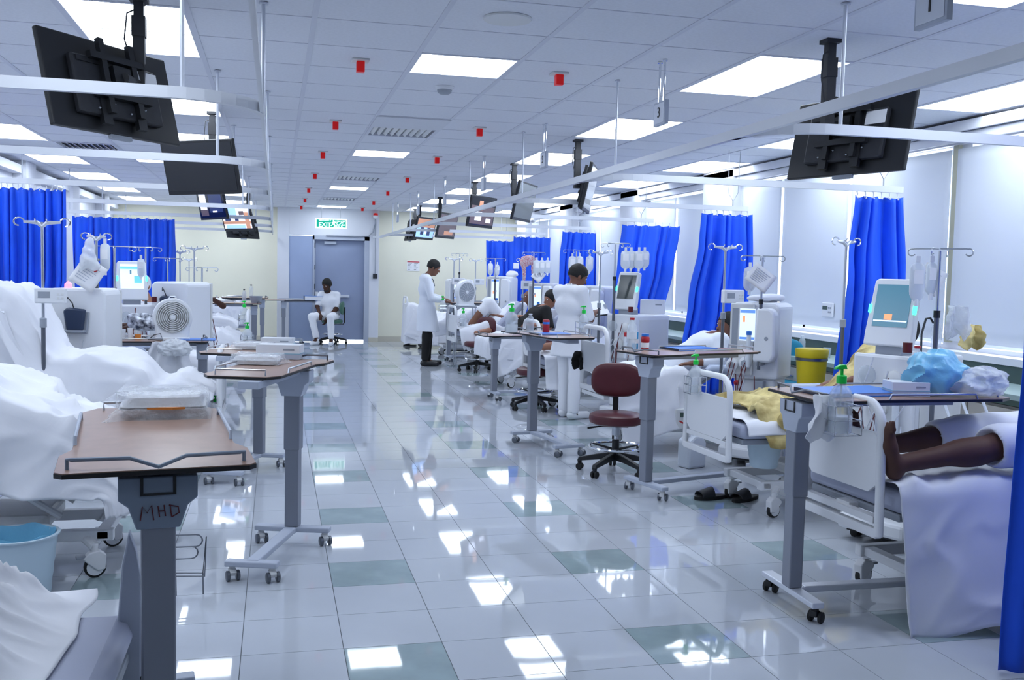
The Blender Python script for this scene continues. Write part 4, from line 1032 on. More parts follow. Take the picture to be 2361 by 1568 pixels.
def machine_tablet(label, x, y, rz, screen='lcd_teal', z=1.10, flat=False, lift=0, pole=(.26, -.05, 1.70), group='dialysis machines', patch=True):
    t = thing('dialysis_machine', label, 'machine', (x, y, 0), rz, group)
    w, d = .36, .54
    machine_base(t, w, d)
    MB().prism([(-w/2, -d/2+.03), (-w/2+.03, -d/2), (w/2-.03, -d/2), (w/2, -d/2+.03), (w/2, d/2), (-w/2, d/2)], .16, z).build('cabinet', 'white_plastic', t, smooth=False, bevel=.02)
    MB().box(w/2+.0005, -d/2+.06, .2, w/2+.004, d/2-.03, z-.05).build('side_panel', 'ivory_plastic', t, smooth=False)
    MB().box(-w/2-.02, -d/2-.025, .66, w/2+.01, -d/2+.01, z+.005).build('front_module', 'white_plastic', t, smooth=False, bevel=.02)
    for k, (px_, pz, rr) in enumerate([(-.1, z-.12, .055), (.07, z-.13, .05), (-.02, z-.3, .06)]):
        MB(T(px_, -d/2-.026, pz) @ R(PI/2, 'X')).lathe([(0, .032), (rr*.6, .03), (rr, .018), (rr*1.02, 0)], 22).build('pump_cover', 'clear_plastic' if k == 0 else 'ivory_plastic', t)
    MB(T(.1, -d/2-.05, .80)).lathe([(.02, -.12), (.02, .12), (.012, .14)], 14).build('dialyser', 'fluid_bag', t)
    MB(T(.1, -d/2-.05, .80)).lathe([(.022, .10), (.022, .14), (.0, .145)], 14).build('dialyser_cap', 'red_plastic', t)
    MB(T(.16, -d/2-.06, z+.06)).lathe([(.0, -.03), (.026, -.028), (.026, .028), (.0, .03)], 14).build('drip_chamber', 'blood_line', t)
    for k in range(5):
        rr = random.Random(k+int(x*10)); x0 = rr.uniform(-.15, .15); x1 = rr.uniform(-.15, .17)
        z0_ = rr.uniform(.8, z); z1_ = rr.uniform(.5, .75)
        MB().tube([(x0, -d/2-.05, z0_), (x0-.03, -d/2-.1, (z0_+z1_)/2), ((x0+x1)/2, -d/2-.12, z1_-.12), (x1+.02, -d/2-.08, (z0_+z1_)/2-.05), (x1, -d/2-.04, z0_-.1)], .0042, 6).build('blood_line', 'blood_line' if k % 2 else 'tube_clear', t)
    # tilted monitor
    M = T(-.03, -d/2+.06, z+.05) @ R(D(-12), 'X')
    MB(T(-.03, -d/2+.12, z)).box(-.08, -.06, -.01, .08, .06, .07).build('monitor_foot', 'grey_plastic', t, smooth=False)
    W_, H_ = (.27, .38)
    mo = MB(M).prism([(-W_/2-.015, 0), (W_/2+.015, 0), (W_/2+.015, .08), (W_/2, H_), (W_/2-.02, H_+.015), (-W_/2+.02, H_+.015), (-W_/2, H_), (-W_/2-.015, .08)], -.025, .025, 'xz').build('monitor', 'white_plastic', t, smooth=False, bevel=.008)
    MB(M).box(-W_/2+.025, -.0275, .11, W_/2-.025, -.0255, H_-.02).build('display', screen, mo, smooth=False)
    if patch:
        MB(M).box(-W_/2+.03, -.0295, .14, W_/2-.03, -.0278, .148).build('display_bar', 'lcd', mo, smooth=False)
        MB(M).box(-.04, -.0295, .15, .01, -.0278, .185).build('display_icon', 'lcd_orange', mo, smooth=False)
    for s in (-1, 1): MB(M).box(s*(W_/2+.004)-.008, -.029, .19, s*(W_/2+.004)+.008, -.012, .24).build('status_light', 'green_glow', mo, smooth=False)
    hook_pole(t, pole[0], pole[1], z*.4, pole[2])
    for zb in (.45, z-.14): MB().box(min(w/2-.005, pole[0]), pole[1]-.012, zb, pole[0]+.01, pole[1]+.012, zb+.03).build('pole_bracket', 'grey_plastic', t, smooth=False)
    return t
def machine_tower(label, x, y, rz, z=1.33, w=.46, d=.44, screen=True, pole=(.08, -.26, 1.69), back_holder=None, group='dialysis machines', lamp=False):
    t = thing('dialysis_machine', label, 'machine', (x, y, 0), rz, group)
    machine_base(t, w, d)
    MB().box(-w/2+.02, -d/2+.06, .16, w/2-.03, d/2-.04, .72).build('lower_cabinet', 'white_plastic', t, smooth=False, bevel=.02)
    MB().prism([(-w/2, .70), (w/2, .72), (w/2, z-.03), (w/2-.04, z), (-w/2+.03, z), (-w/2, z-.03)], -d/2+.02, d/2, 'xz').build('upper_cabinet', 'white_plastic', t, smooth=False, bevel=.02)
    f = MB().box(-w/2+.0, -d/2-.012, .74, w/2-.2, -d/2+.019, z-.01).build('front_panel', 'ivory_plastic', t, smooth=False, bevel=.01)
    MB().box(-w/2+.085, -d/2-.015, 1.02, -w/2+.215, -d/2-.0125, z-.05).build('display', 'lcd', f, smooth=False)
    if screen:
        MB().box(-w/2+.088, -d/2-.0165, z-.085, -w/2+.212, -d/2-.0152, z-.06).build('display_bar', 'lcd_blue', f, smooth=False)
        MB().box(-w/2+.088, -d/2-.0165, 1.03, -w/2+.212, -d/2-.0152, 1.05).build('display_bar', 'lcd_blue', f, smooth=False)
        MB().box(-w/2+.11, -d/2-.0165, 1.17, -w/2+.13, -d/2-.0152, 1.22).build('display_icon', 'lcd_orange', f, smooth=False)
    MB().box(-w/2+.02, -d/2-.015, .94, -w/2+.07, -d/2-.0125, z-.05).build('key_strip', 'grey_plastic', f, smooth=False)
    for k in range(6): MB().box(-w/2+.095+(k % 3)*.038, -d/2-.016, .93+(k//3)*.035, -w/2+.122+(k % 3)*.038, -d/2-.0125, .955+(k//3)*.035).build('key', 'white_plastic', f, smooth=False)
    for (px_, pz, rr) in ((-.16, .82, .05), (-.05, .84, .05)):
        MB(T(px_, -d/2-.012, pz) @ R(PI/2, 'X')).lathe([(0, .045), (rr*.6, .042), (rr, .03), (rr, 0)], 22).build('pump_head', 'white_plastic', t)
        MB(T(px_, -d/2-.058, pz) @ R(PI/2, 'X')).lathe([(0, .004), (rr*.5, .003), (rr*.55, 0)], 16).build('pump_rotor', 'grey_plastic', t)
    MB().prism([(w/2-.17, .86), (w/2-.02, .86), (w/2+.01, .92), (w/2, z-.08), (w/2-.04, z-.04), (w/2-.15, z-.04)], -d/2-.10, -d/2+.019, 'xz').build('bicarbonate_holder', 'white_plastic', t, smooth=True, bevel=.02)
    MB(T(w/2-.06, -d/2-.101, 1.05) @ R(PI/2, 'X')).lathe([(0, .004), (.014, .003), (.016, 0)], 14).build('holder_knob', 'grey_plastic', t)
    MB(T(-.02, -d/2-.05, .95)).lathe([(.018, -.14), (.018, .12)], 12).build('dialyser', 'fluid_bag', t)
    MB(T(-.02, -d/2-.05, .95)).lathe([(.021, .12), (.021, .15), (.0, .155)], 12).build('dialyser_cap', 'folder_blue', t)
    MB(T(-.10, -d/2-.07, .68) @ R(PI/2, 'X')).lathe([(0, .02), (.02, .018), (.022, 0)], 12).build('connector', 'red_plastic', t)
    for k in range(6):
        rr = random.Random(k+int(y*10)); x0 = rr.uniform(-.2, .0); x1 = rr.uniform(-.2, .05)
        z0_ = rr.uniform(.8, 1.0); z1_ = rr.uniform(.4, .65)
        MB().tube([(x0, -d/2-.06, z0_), (x0-.03, -d/2-.1, (z0_+z1_)/2), ((x0+x1)/2, -d/2-.13, z1_-.05), (x1+.02, -d/2-.09, (z0_+z1_)/2-.05), (x1, -d/2-.05, z0_-.1)], .0042, 6).build('blood_line', 'blood_line' if k % 3 else 'tube_clear', t)
    MB().box(.02, -d/2-.02, .45, .10, -d/2+.05, .70).build('outlet_box', 'grey_plastic', t, smooth=False, bevel=.006)
    hook_pole(t, pole[0], pole[1], .8, pole[2])
    for zb in (.83, 1.2): MB().box(pole[0]-.015, pole[1]-.01, zb, pole[0]+.015, -d/2+.03, zb+.03).build('pole_bracket', 'grey_plastic', t, smooth=False)
    if back_holder:
        z0_ = back_holder
        h = MB(T(-.02, d/2+.0, z0_)).prism([(-.08, 0), (.08, 0), (.095, .17), (-.095, .17)], .001, .03, 'xz').box(-.075, .03, .012, .075, .085, .03).build('cuff_tray', 'grey_plastic', t, smooth=False, bevel=.006)
        MB(T(-.02, d/2+.055, z0_+.02)).prism([(-.06, 0), (.06, 0), (.085, .16), (.05, .185), (-.085, .17)], -.02, .02, 'xz').build('blood_pressure_cuff', 'blue_dark', t, smooth=True, bevel=.015)
        MB(T(-.02, d/2, z0_)).tube([(.0, .06, .18), (.01, .08, .24), (.05, .06, .28), (.08, .02, .25)], .005, 6).build('cuff_hose', 'cable_black', t)
        MB(T(-.02, d/2, z0_)).tube([(.06, .01, -.01), (.06, .03, -.12), (.03, .03, -.2), (-.03, .03, -.18), (-.05, .02, -.05)], .003, 6).build('back_cable', 'tube_clear', t)
    if lamp: MB(T(.12, 0, z)).lathe([(.03, 0), (.028, .03), (.0, .055)], 14).build('alarm_lamp', 'pink_glow', t)
    return t
MT = machine_tablet('dialysis machine with a tilted teal tablet screen at the nearest right bay', 3.66, 4.98, D(-66), pole=(.26, -.22, 1.70))
MT2 = machine_tablet('dialysis machine with pale tilted screen below four hanging fluid bags', 3.72, 9.55, D(-62), 'screen_grey', 1.12, pole=(-.10, -.30, 1.84), patch=False)
MW1 = machine_tower('tall white dialysis machine with colour screen beside the round yellow bin', 3.88, 7.22, D(-48), w=.40, d=.36)
MW2 = machine_tower('white dialysis machine right behind the nurse\'s clipboard', 4.02, 11.9, D(-45), w=.42, d=.38, z=1.38, pole=(-.16, -.26, 1.82))
MW3 = machine_tower('white dialysis machine with a green glow behind the patient in black', 3.95, 14.0, D(-40), w=.42, d=.38, z=1.38, pole=(-.10, -.26, 1.82))
MW4 = machine_tower('white dialysis machine with a bottle on top behind the bald patient\'s knees', 3.68, 15.75, D(-30), w=.42, d=.4, z=1.46, pole=(-.05, -.26, 1.74))
MW5 = machine_tower('white dialysis machine behind the box fan on the right', 3.35, 17.9, D(0), z=1.38, pole=(-.05, -.26, 1.84))
ML1 = machine_tower('white dialysis machine seen from behind with a dark blue cuff on its back', -1.49, 8.35, D(172), z=1.33, w=.46, back_holder=.98, pole=(-.16, -.26, 1.66), lamp=True)
ML2 = machine_tablet('dialysis machine on the left with a bright white and blue screen', -1.42, 10.55, D(15), 'lcd', 1.12, pole=(.12, -.05, 1.69), patch=False)
for (a, b_, c_, d_, mn) in ((-.11, .31, .11, .335, 'lcd_cyan'), (.02, .17, .09, .24, 'lcd_cyan'), (-.02, .26, -.005, .30, 'lcd_teal')):
    MB(T(-.03, -.56/2+.06, 1.12+.05) @ R(D(-12), 'X')).box(a, -.0295, b_, c_, -.0278, d_).build('display_patch', mn, ML2, smooth=False)
ML3 = machine_tower('white dialysis machine with a black cuff on its back behind the left box fan', -.93, 10.45, D(150), z=1.36, w=.42, back_holder=1.02, pole=(-.1, -.2, 1.5))
ML4 = machine_tower('white dialysis machine far on the left against the yellow wall', -1.25, 12.95, D(0), z=1.3, pole=(-.05, -.26, 1.6))
# bags on the hooks
def wp(t, v): return (Matrix.Translation(t.location) @ Matrix.Rotation(t.rotation_euler[2], 4, 'Z')) @ Vector(v)
p = wp(MT, (.26, -.22, 1.69)); q = atY(2118, 590, p.y-.02)
fluid_bag('square white fluid bag hanging above the teal tablet screen', (q.x, q.y, q.z), -.3, .085, .22)
q = atY(2150, 590, p.y+.03); fluid_bag('slim fluid bag with red print beside the pole of the tablet machine', (q.x, q.y, q.z), -.3, .06, .19)
for k, (px_, lab, hh) in enumerate([(1443, 'leftmost of the four fluid bags on the pole by the slanting curtain', .16), (1456, 'second of the four fluid bags by the slanting curtain', .16), (1474, 'third of the four fluid bags by the slanting curtain', .16), (1487, 'rightmost of the four fluid bags by the slanting curtain', .15)]):
    q = atY(px_, 570, 9.2+.04*(k % 2)); fluid_bag(lab, (q.x, q.y, q.z), -.2, .098, hh+.03)
for k, (px_, lab) in enumerate([(1320, 'fluid bag right behind the nurse\'s head'), (1337, 'middle fluid bag above the nurse\'s clipboard'), (1360, 'rightmost fluid bag above the nurse\'s clipboard')]):
    q = atY(px_, 584, 11.6); fluid_bag(lab, (q.x, q.y, q.z), 0, .10, .20)
for k, (px_, lab) in enumerate([(1238, 'left fluid bag beside the red checked scarf'), (1250, 'middle fluid bag right of the red checked scarf'), (1263, 'right fluid bag beside the red checked scarf')]):
    q = atY(px_, 594, 13.7); fluid_bag(lab, (q.x, q.y, q.z), 0, .10, .21)
q = atY(1131, 602, 15.5); fluid_bag('left fluid bag in front of the farthest right curtain', (q.x, q.y, q.z), 0, .09, .2)
q = atY(1147, 604, 15.5); fluid_bag('right fluid bag in front of the farthest right curtain', (q.x, q.y, q.z), .6, .09, .2)
q = atY(242, 550, 8.1); fluid_bag('clear fluid bag on the hooks above the machine seen from behind', (q.x, q.y, q.z), 0, .075, .23)
q = atY(325, 588, 10.2); fluid_bag('small fluid bag above the woman in the white cap', (q.x, q.y, q.z), 0, .07, .19)
q = atY(1730, 605, 7.0); fluid_bag('rounded wrapped fluid bag on the machine by the yellow bin', (q.x, q.y, q.z), -.2, .10, .20, 'clear_bag')
# ML1 hooks
q = atY(222, 545, 8.1)
iv_pole('silver infusion pole with a white wrapped bag on the left, above the pink lamp', q.x, 8.1, 1.335, q.z, 0, None, .10, thick=.012)
# ------------------------------------------------------------ people
def V(*a): return np.array(a, float)
def un(v): return v/max(np.linalg.norm(v), 1e-9)
def frame(f, u):
    f = un(np.array(f, float)); u = np.array(u, float); u = un(u-f*(u@f)); s = np.cross(u, f); return f, s, u
def head(S, c, f, u, sc=1., ears=True):
    f, s, u = frame(f, u); F = (f, s, u); c = np.array(c, float); k = .02
    S.ell(c+u*.025*sc-f*.012*sc, (.097*sc, .077*sc, .098*sc), k, F).ell(c+f*.028*sc-u*.03*sc, (.066*sc, .060*sc, .088*sc), k, F)
    S.ell(c+f*.045*sc-u*.088*sc, (.042*sc, .044*sc, .030*sc), .025, F)
    S.cap(c+f*.088*sc+u*.012*sc, c+f*.110*sc-u*.026*sc, .008*sc, .013*sc, .010)
    S.cap(c+f*.080*sc+u*.030*sc-s*.035*sc, c+f*.080*sc+u*.030*sc+s*.035*sc, .009*sc, .009*sc, .015)
    S.ell(c+f*.086*sc-u*.060*sc, (.014*sc, .026*sc, .010*sc), .008, F)
    for q in (-1, 1):
        S.ell(c+f*.094*sc+u*.010*sc+q*s*.031*sc, (.016*sc, .017*sc, .011*sc), 0, F, cut=True)
        if ears: S.ell(c-f*.005*sc-u*.012*sc+q*s*.078*sc, (.020*sc, .010*sc, .032*sc), .008, F)
def eyes(parent, c, f, u, base, sc=1.):
    f, s, u = frame(f, u); c = np.array(c, float)-np.array(base, float)
    for q in (-1, 1):
        p = c+f*.081*sc+u*.010*sc+q*s*.031*sc
        MB().ell(tuple(p), (.0095*sc,)*3, 10, 6).build('eye', 'paper', parent)
        MB().ell(tuple(p+f*.0062*sc), (.0055*sc,)*3, 8, 5).build('pupil', 'hair', parent)
def hair(base, parent, c, f, u, sc=1., m='hair', front=.045, low=-.03, name='hair', h=.008):
    f, s, u = frame(f, u); F = (f, s, u); c = np.array(c, float)-np.array(base, float)
    S = SDF(c-.16, c+.16, h)
    S.ell(c+u*.034*sc-f*.016*sc, (.107*sc, .088*sc, .103*sc), .01, F)
    S.ell(c-u*.012*sc-f*.052*sc, (.060*sc, .076*sc, .066*sc), .02, F)
    for q in (-1, 1): S.cap(c+q*s*.078*sc+u*.02*sc+f*.02*sc, c+q*s*.076*sc-u*.02*sc+f*.018*sc, .012*sc, .008*sc, .01)
    S.ell(c+f*.085*sc-u*.055*sc, (.098*sc, .10*sc, .108*sc), 0, F, cut=True)
    S.plane(c+u*low*sc, -u); S.ripple(.002, 120, 1, ax=(1, 1, 1))
    return S.mesh(name, m, parent)
def hand(S, w, d, n, t, curl=.4, sc=1., k=.006):
    d, t, n = un(d), None if t is None else t, n
    d = np.array(d); n = np.array(n, float); n = un(n-d*(n@d)); t = np.array(t, float); t = un(t-d*(t@d)-n*(t@n))
    w = np.array(w, float)
    S.ell(w+d*.05*sc, (.046*sc, .036*sc, .016*sc), .015, (d, t, n))
    for i, L in enumerate((.068, .075, .070, .056)):
        a = w+d*.085*sc+t*(.027-.018*i)*sc; d1 = d*math.cos(curl)+n*math.sin(curl); d2 = d*math.cos(2.3*curl)+n*math.sin(2.3*curl)
        b = a+d1*L*.5*sc; S.cap(a, b, .0095*sc, .0085*sc, k).cap(b, b+d2*L*.5*sc, .0085*sc, .007*sc, .002)
    a = w+d*.028*sc+t*.026*sc; d1 = un(t*.75+d*.6+n*.35); b = a+d1*.042*sc
    S.cap(a, b, .013*sc, .010*sc, k).cap(b, b+un(d+.3*t+.4*n)*.03*sc, .0095*sc, .008*sc, .002)
def limb(S, a, b, c, r, k=.02):
    S.cap(a, b, r[0], r[1], k).cap(b, c, r[1], r[2], k)
def lerp(a, b, t): return np.array(a)*(1-t)+np.array(b)*t
def figure(label, base, J, skin='skin_mid', h=.012, top=('shirt', 'scrub_cloth', .55), bottom=('trousers', 'scrub_cloth'), shoes=None, hair_m='hair', sc=1., coat=None, beard=False, hands=((.4,), (.4,)), dims=None, hairkw={}, group=None, cat='person', fat=1., legs=True):
    """J: joint positions in world metres. top=(name, material, sleeve fraction 0..2)"""
    base = np.array(base, float); J = {k: (np.array(v, float)-base if k not in ('face', 'up') else np.array(v, float)) for k, v in J.items()}
    t = thing('person', label, cat, tuple(base), 0, group)
    pts = np.array([v for k, v in J.items() if k not in ('face', 'up')]); lo, hi = pts.min(0)-.2, pts.max(0)+.2; lo[2] = max(lo[2], -base[2]-.02) if legs else lo[2]
    f, s_, u = frame(J['face'], J['up'])
    def torso(S, o, kk=.05):
        sh = lerp(J['shL'], J['shR'], .5); ax = un(J['shL']-J['shR']); pa = un(J['hipL']-J['hipR'])
        S.cap(lerp(sh, J['shL'], .8), lerp(sh, J['shR'], .8), .052+o, .052+o, .04)
        S.cap(J['chest']+ax*.075*sc, J['chest']-ax*.075*sc, .098*fat+o, .098*fat+o, kk)
        S.cap(J['waist']+ax*.055*sc, J['waist']-ax*.055*sc, .092*fat+o, .092*fat+o, kk)
        S.cap(lerp(J['hipL'], J['hipR'], .15), lerp(J['hipL'], J['hipR'], .85), .098*fat+o, .098*fat+o, kk)
        S.cap(J['chest'], J['waist'], .095*fat+o, .09*fat+o, kk).cap(J['waist'], lerp(J['hipL'], J['hipR'], .5), .09*fat+o, .10*fat+o, kk)
        S.cap(sh, J['chest'], .07+o, .095*fat+o, kk)
    S = SDF(lo, hi, h)
    torso(S, 0); sh = lerp(J['shL'], J['shR'], .5)
    S.cap(sh, J['head']-u*.06*sc-f*.01, .055*sc, .050*sc, .03); head(S, J['head'], f, u, sc)
    for q, hk in zip('LR', hands):
        if 'el'+q not in J: continue
        limb(S, J['sh'+q], J['el'+q], J['wr'+q], (.05*sc, .040*sc, .027*sc))
        d = un(J['wr'+q]-J['el'+q]) if len(hk) < 2 else un(np.array(hk[1], float)); n = np.array(hk[2], float) if len(hk) > 2 else V(0, 0, -1)
        th = np.cross(d, n)*(1 if q == 'R' else -1)
        hand(S, J['wr'+q], d, n, th, hk[0], sc)
    if legs:
        for q in 'LR':
            limb(S, J['hip'+q], J['kn'+q], J['an'+q], (.082*sc, .055*sc, .036*sc), .03)
            S.ell(lerp(J['kn'+q], J['an'+q], .3), (.052*sc,)*3, .04)
            S.cap(J['an'+q]-V(0, 0, .02), J['to'+q], .036*sc, .022*sc, .02)
    if beard: pass
    S.mesh('body', skin, t)
    if hair_m: hair(base, t, J['head']+base, f, u, sc, hair_m, **hairkw)
    eyes(t, J['head']+base, f, u, base, sc)
    if beard:
        B = SDF(J['head']-.16, J['head']+.16, .008)
        B.ell(J['head']+f*.047*sc-u*.088*sc, (.050*sc, .053*sc, .037*sc), .01, (f, s_, u))
        for q in (-1, 1): B.cap(J['head']+q*s_*.06+f*.01-u*.01, J['head']+q*s_*.045+f*.04-u*.08, .010, .016, .01)
        B.mesh('beard', 'hair', t)
    if top:
        nm, mm, sl = top; C = SDF(lo, hi, h); torso(C, .016)
        for q in 'LR':
            if 'el'+q not in J: continue
            a, b, c = J['sh'+q], J['el'+q], J['wr'+q]
            if sl <= 1:
                e = lerp(a, b, sl); C.cap(a, e, .066*sc, .062*sc, .03); d = un(b-a)
                C.ell(e+d*.05, (.052, .058, .058), 0, frame(d, u if abs(d@u) < .9 else f), cut=True)
            else:
                C.cap(a, b, .066*sc, .055*sc, .03); e = lerp(b, c, sl-1); C.cap(b, e, .055*sc, .042*sc, .02); d = un(c-b)
                C.ell(e+d*.035, (.036, .036, .036), 0, frame(d, u if abs(d@u) < .9 else f), cut=True)
        if coat:   # long skirt of a coat or tunic hem down to height coat[0] with flare
            hm = lerp(J['hipL'], J['hipR'], .5); ax = un(J['hipL']-J['hipR']); z = coat[0]
            p = V(hm[0]+coat[1], hm[1]+coat[2], z)
            for q in (-1, 1): C.cap(hm+ax*.06*q, p+ax*.07*q, .128, .122+coat[3], .06)
            C.cap(hm, p, .11, .115+coat[3], .06); C.plane((0, 0, z), (0, 0, -1))
        C.ell(sh+u*.0+V(0, 0, .065)+f*.03, (.072, .066, .05), 0, None, cut=True)
        C.ripple(.008, 24, 3)
        C.mesh(nm, mm, t)
    if bottom and legs:
        C = SDF(lo, hi, h); hm = lerp(J['hipL'], J['hipR'], .5)
        C.cap(lerp(J['hipL'], J['hipR'], .1), lerp(J['hipL'], J['hipR'], .9), .108*fat, .108*fat, .04).cap(hm, lerp(hm, J['waist'], .45), .11*fat, .105*fat, .04)
        for q in 'LR':
            a, b, c = J['hip'+q], J['kn'+q], J['an'+q]; frac = bottom[2] if len(bottom) > 2 else .93; e = lerp(b, c, frac)
            C.cap(a, b, .096*sc, .072*sc, .03).cap(b, e, .072*sc, .062*sc, .03); d = un(c-b)
            C.ell(e+d*.045, (.05, .055, .055), 0, frame(d, V(1, 0.1, .1) if abs(d[0]) < .9 else V(0, 0, 1)), cut=True)
        C.ripple(.007, 22, 5); C.mesh(bottom[0], bottom[1], t)
    if shoes and legs:
        for q in 'LR':
            a, b = J['an'+q], J['to'+q]; d = un((b-a)*V(1, 1, 0)); C = SDF(np.minimum(a, b)-.12, np.maximum(a, b)+.12, .008)
            zf = -base[2]
            C.cap(V(a[0], a[1], zf+.045)-d*.02, V(b[0], b[1], zf+.036), .045, .042, .03).cap(V(a[0], a[1], zf+.05)-d*.02, a+V(0, 0, -.01), .044, .042, .02)
            C.plane((0, 0, zf+.004), (0, 0, -1)); C.mesh('shoe', shoes, t)
    return t
# doctor
bx, by = 2.36, 15.4
doc = figure('standing doctor in a long white coat and black trousers, looking down', (bx, by, 0), dict(
    head=(bx+.10, by-.01, 1.575), face=(.90, -.12, -.42), up=(.40, 0, .92), chest=(bx-.01, by, 1.24), waist=(bx, by, 1.04), shL=(bx-.03, by+.18, 1.40), shR=(bx-.03, by-.18, 1.40),
    elR=(bx+.03, by-.24, 1.10), wrR=(bx+.27, by-.16, 1.05), elL=(bx+.05, by+.22, 1.12), wrL=(bx+.28, by+.05, 1.08), hipL=(bx, by+.085, .90), hipR=(bx, by-.085, .90),
    knL=(bx+.04, by+.10, .48), knR=(bx-.01, by-.10, .48), anL=(bx+.04, by+.10, .09), anR=(bx-.04, by-.10, .09), toL=(bx+.24, by+.12, .03), toR=(bx+.15, by-.12, .03)),
    'skin_mid', .012, ('white_coat', 'coat_cloth', 1.9), ('trousers', 'black_cloth'), 'black_plastic', coat=(.56, .02, 0, .05))
MB().tube([(.02, .04, 1.46), (.09, -.04, 1.38), (.11, -.07, 1.28)], .006, 6).build('lanyard', 'blue_dark', doc)
# nurse
bx, by = 3.02, 9.75
g = math.radians(28); fx, fy = math.cos(g), math.sin(g); lx, ly = -fy, fx     # forward and left vectors
def W(f_, l_, z): return (bx+fx*f_+lx*l_, by+fy*f_+ly*l_, z)
nur = figure('standing nurse in white tunic and trousers writing on a clipboard', (bx, by, 0), dict(
    head=W(.10, 0, 1.50), face=(.88, .0, -.46), up=(.42, .1, .9), chest=W(0, 0, 1.19), waist=W(.0, 0, .99), shL=W(.0, .18, 1.34), shR=W(-.02, -.18, 1.34),
    elR=W(.06, -.23, 1.06), wrR=W(.26, -.10, 1.12), elL=W(.12, .22, 1.08), wrL=W(.38, .05, 1.12), hipL=W(0, .085, .86), hipR=W(0, -.085, .86),
    knL=W(.05, .10, .46), knR=W(0, -.10, .46), anL=W(.04, .10, .08), anR=W(-.03, -.10, .08), toL=W(.22, .13, .03), toR=W(.16, -.12, .03)),
    'skin_mid', .0105, ('tunic', 'scrub_cloth', .92), ('trousers', 'scrub_cloth', .98), 'white_plastic', coat=(.66, 0, 0, .035), hands=((.9, (fx*.6-lx*.0, fy*.6, .35), (lx*-.2, ly*-.2, -.8)), (.5,)))
a = W(-.03, -.10, 0); MB().tube([(a[0]-bx+fx*.02+lx*.046, a[1]-by+fy*.02+ly*.046, .05), (a[0]-bx+fx*.05, a[1]-by+fy*.05, .092), (a[0]-bx+fx*.02-lx*.046, a[1]-by+fy*.02-ly*.046, .05)], .012, 6).build('shoe_strap', 'black_plastic', nur)
q = atY(1368, 712, by+.22)
cb = thing('clipboard', 'black clipboard with white sheets in the nurse\'s hands', 'clipboard', tuple(q))
M = R(math.radians(0), 'Z') @ R(math.radians(-8), 'Y') @ R(math.radians(38), 'X')
MB(M).box(-.155, -.12, -.012, .155, .12, -.004).build('board', 'black_plastic', cb, smooth=False)
MB(M).box(-.15, -.11, -.0035, .15, .11, .006).build('paper_stack', 'paper', cb, smooth=False)
MB(M).box(.12, -.03, .006, .15, .03, .016).build('clip', 'steel', cb, smooth=False)
q2 = atY(1346, 690, by+.05)
tag(MB().tube([tuple(q2+Vector((-.01, 0, .05))), tuple(q2+Vector((.03, .06, -.05)))], .005, 6).build('pen', 'blue_dark'), 'dark pen in the nurse\'s writing hand', 'pen')
# seated man on the green stool
bx, by = 1.06, 19.85
def W(a, b, z): return (bx+a, by+b, z)
seatm = figure('bearded man in white sitting with a lowered head by the blue door', (bx, by, 0), dict(
    head=W(-.06, -.06, 1.19), face=(-.55, -.75, -.35), up=(-.12, -.15, .98), chest=W(.0, .0, .87), waist=W(.03, .03, .68), shL=W(.15, -.04, 1.00), shR=W(-.17, .05, 1.00),
    elL=W(.13, -.10, .72), wrL=W(-.07, -.22, .52), elR=W(-.24, -.03, .76), wrR=W(-.20, -.15, .62), hipL=W(.10, .0, .58), hipR=W(-.06, .05, .58),
    knL=W(.00, -.38, .56), knR=W(-.35, -.22, .56), anL=W(.02, -.36, .12), anR=W(-.26, -.22, .12), toL=W(.0, -.52, .03), toR=W(-.36, -.32, .03)),
    'skin_dark', .013, ('tunic', 'scrub_cloth', .85), ('trousers', 'scrub_cloth', .90), 'white_plastic', beard=True, fat=1.12, hands=((.5, (-.3, -.1, -.95), (-.6, .5, 0)), (.5,)), sc=1.04)
# patients
def recline(label, bx, by, hx, hz, skin, back=48, top=('shirt', 'scrub_cloth', .9), face=(-1, -.1, -.05), armR=None, armL=None, legs=False, h=.013, hairm='hair', fat=1., sc=1., bottom=None, seatz=.75):
    sa = min(.85, max(.3, (hz-.72)/.68)); ca = math.sqrt(1-sa*sa); px_ = hx-.66*ca; pz = hz-.68*sa
    def P(l, s, up=0): return (px_+ca*l-sa*up, by+s, pz+sa*l+ca*up)
    J = dict(head=(hx-.03, by, hz), face=face, up=(.25, 0, .95), chest=P(.34, 0), waist=P(.15, 0), shL=P(.46, -.18), shR=P(.46, .18), hipL=P(0, -.085), hipR=P(0, .085))
    if armL: J['elL'], J['wrL'] = armL
    if armR: J['elR'], J['wrR'] = armR
    if legs:
        for q, sy in (('L', -.1), ('R', .1)):
            J['kn'+q] = (px_-.42, by+sy, pz+.02); J['an'+q] = (px_-.82, by+sy, pz-.03); J['to'+q] = (px_-.9, by+sy, pz+.12)
    return figure(label, (hx, by, .6), J, skin, h, top, bottom if legs else None, None, hairm, sc, fat=fat, legs=legs)
by = 7.95; q = atY(1672, 752, by)
recline('patient with a beard and white shirt lying behind the infusion pole with the control box', q.x, by, q.x+.05, q.z, 'skin_mid', 45, face=(-.97, -.22, .05), armL=((q.x-.18, by-.26, .80), (q.x-.42, by-.24, .78)), armR=((q.x-.2, by+.22, .80), (q.x-.42, by+.15, .80)), top=('shirt', 'coat_cloth', 1.5))
by = 5.72; q = atY(2040, 800, by)
recline('patient in a yellow printed shirt, arm resting left of the tablet machine', q.x, by, q.x+.15, q.z+.10, 'skin_mid', 42, ('shirt', 'blanket', .95), face=(-.9, -.1, .3), armL=((q.x-.16, by-.28, .97), (q.x-.40, by-.22, .88)), armR=((q.x-.1, by+.24, .85), (q.x-.35, by+.16, .80)))
by = 12.55; q = atY(1272, 690, by)
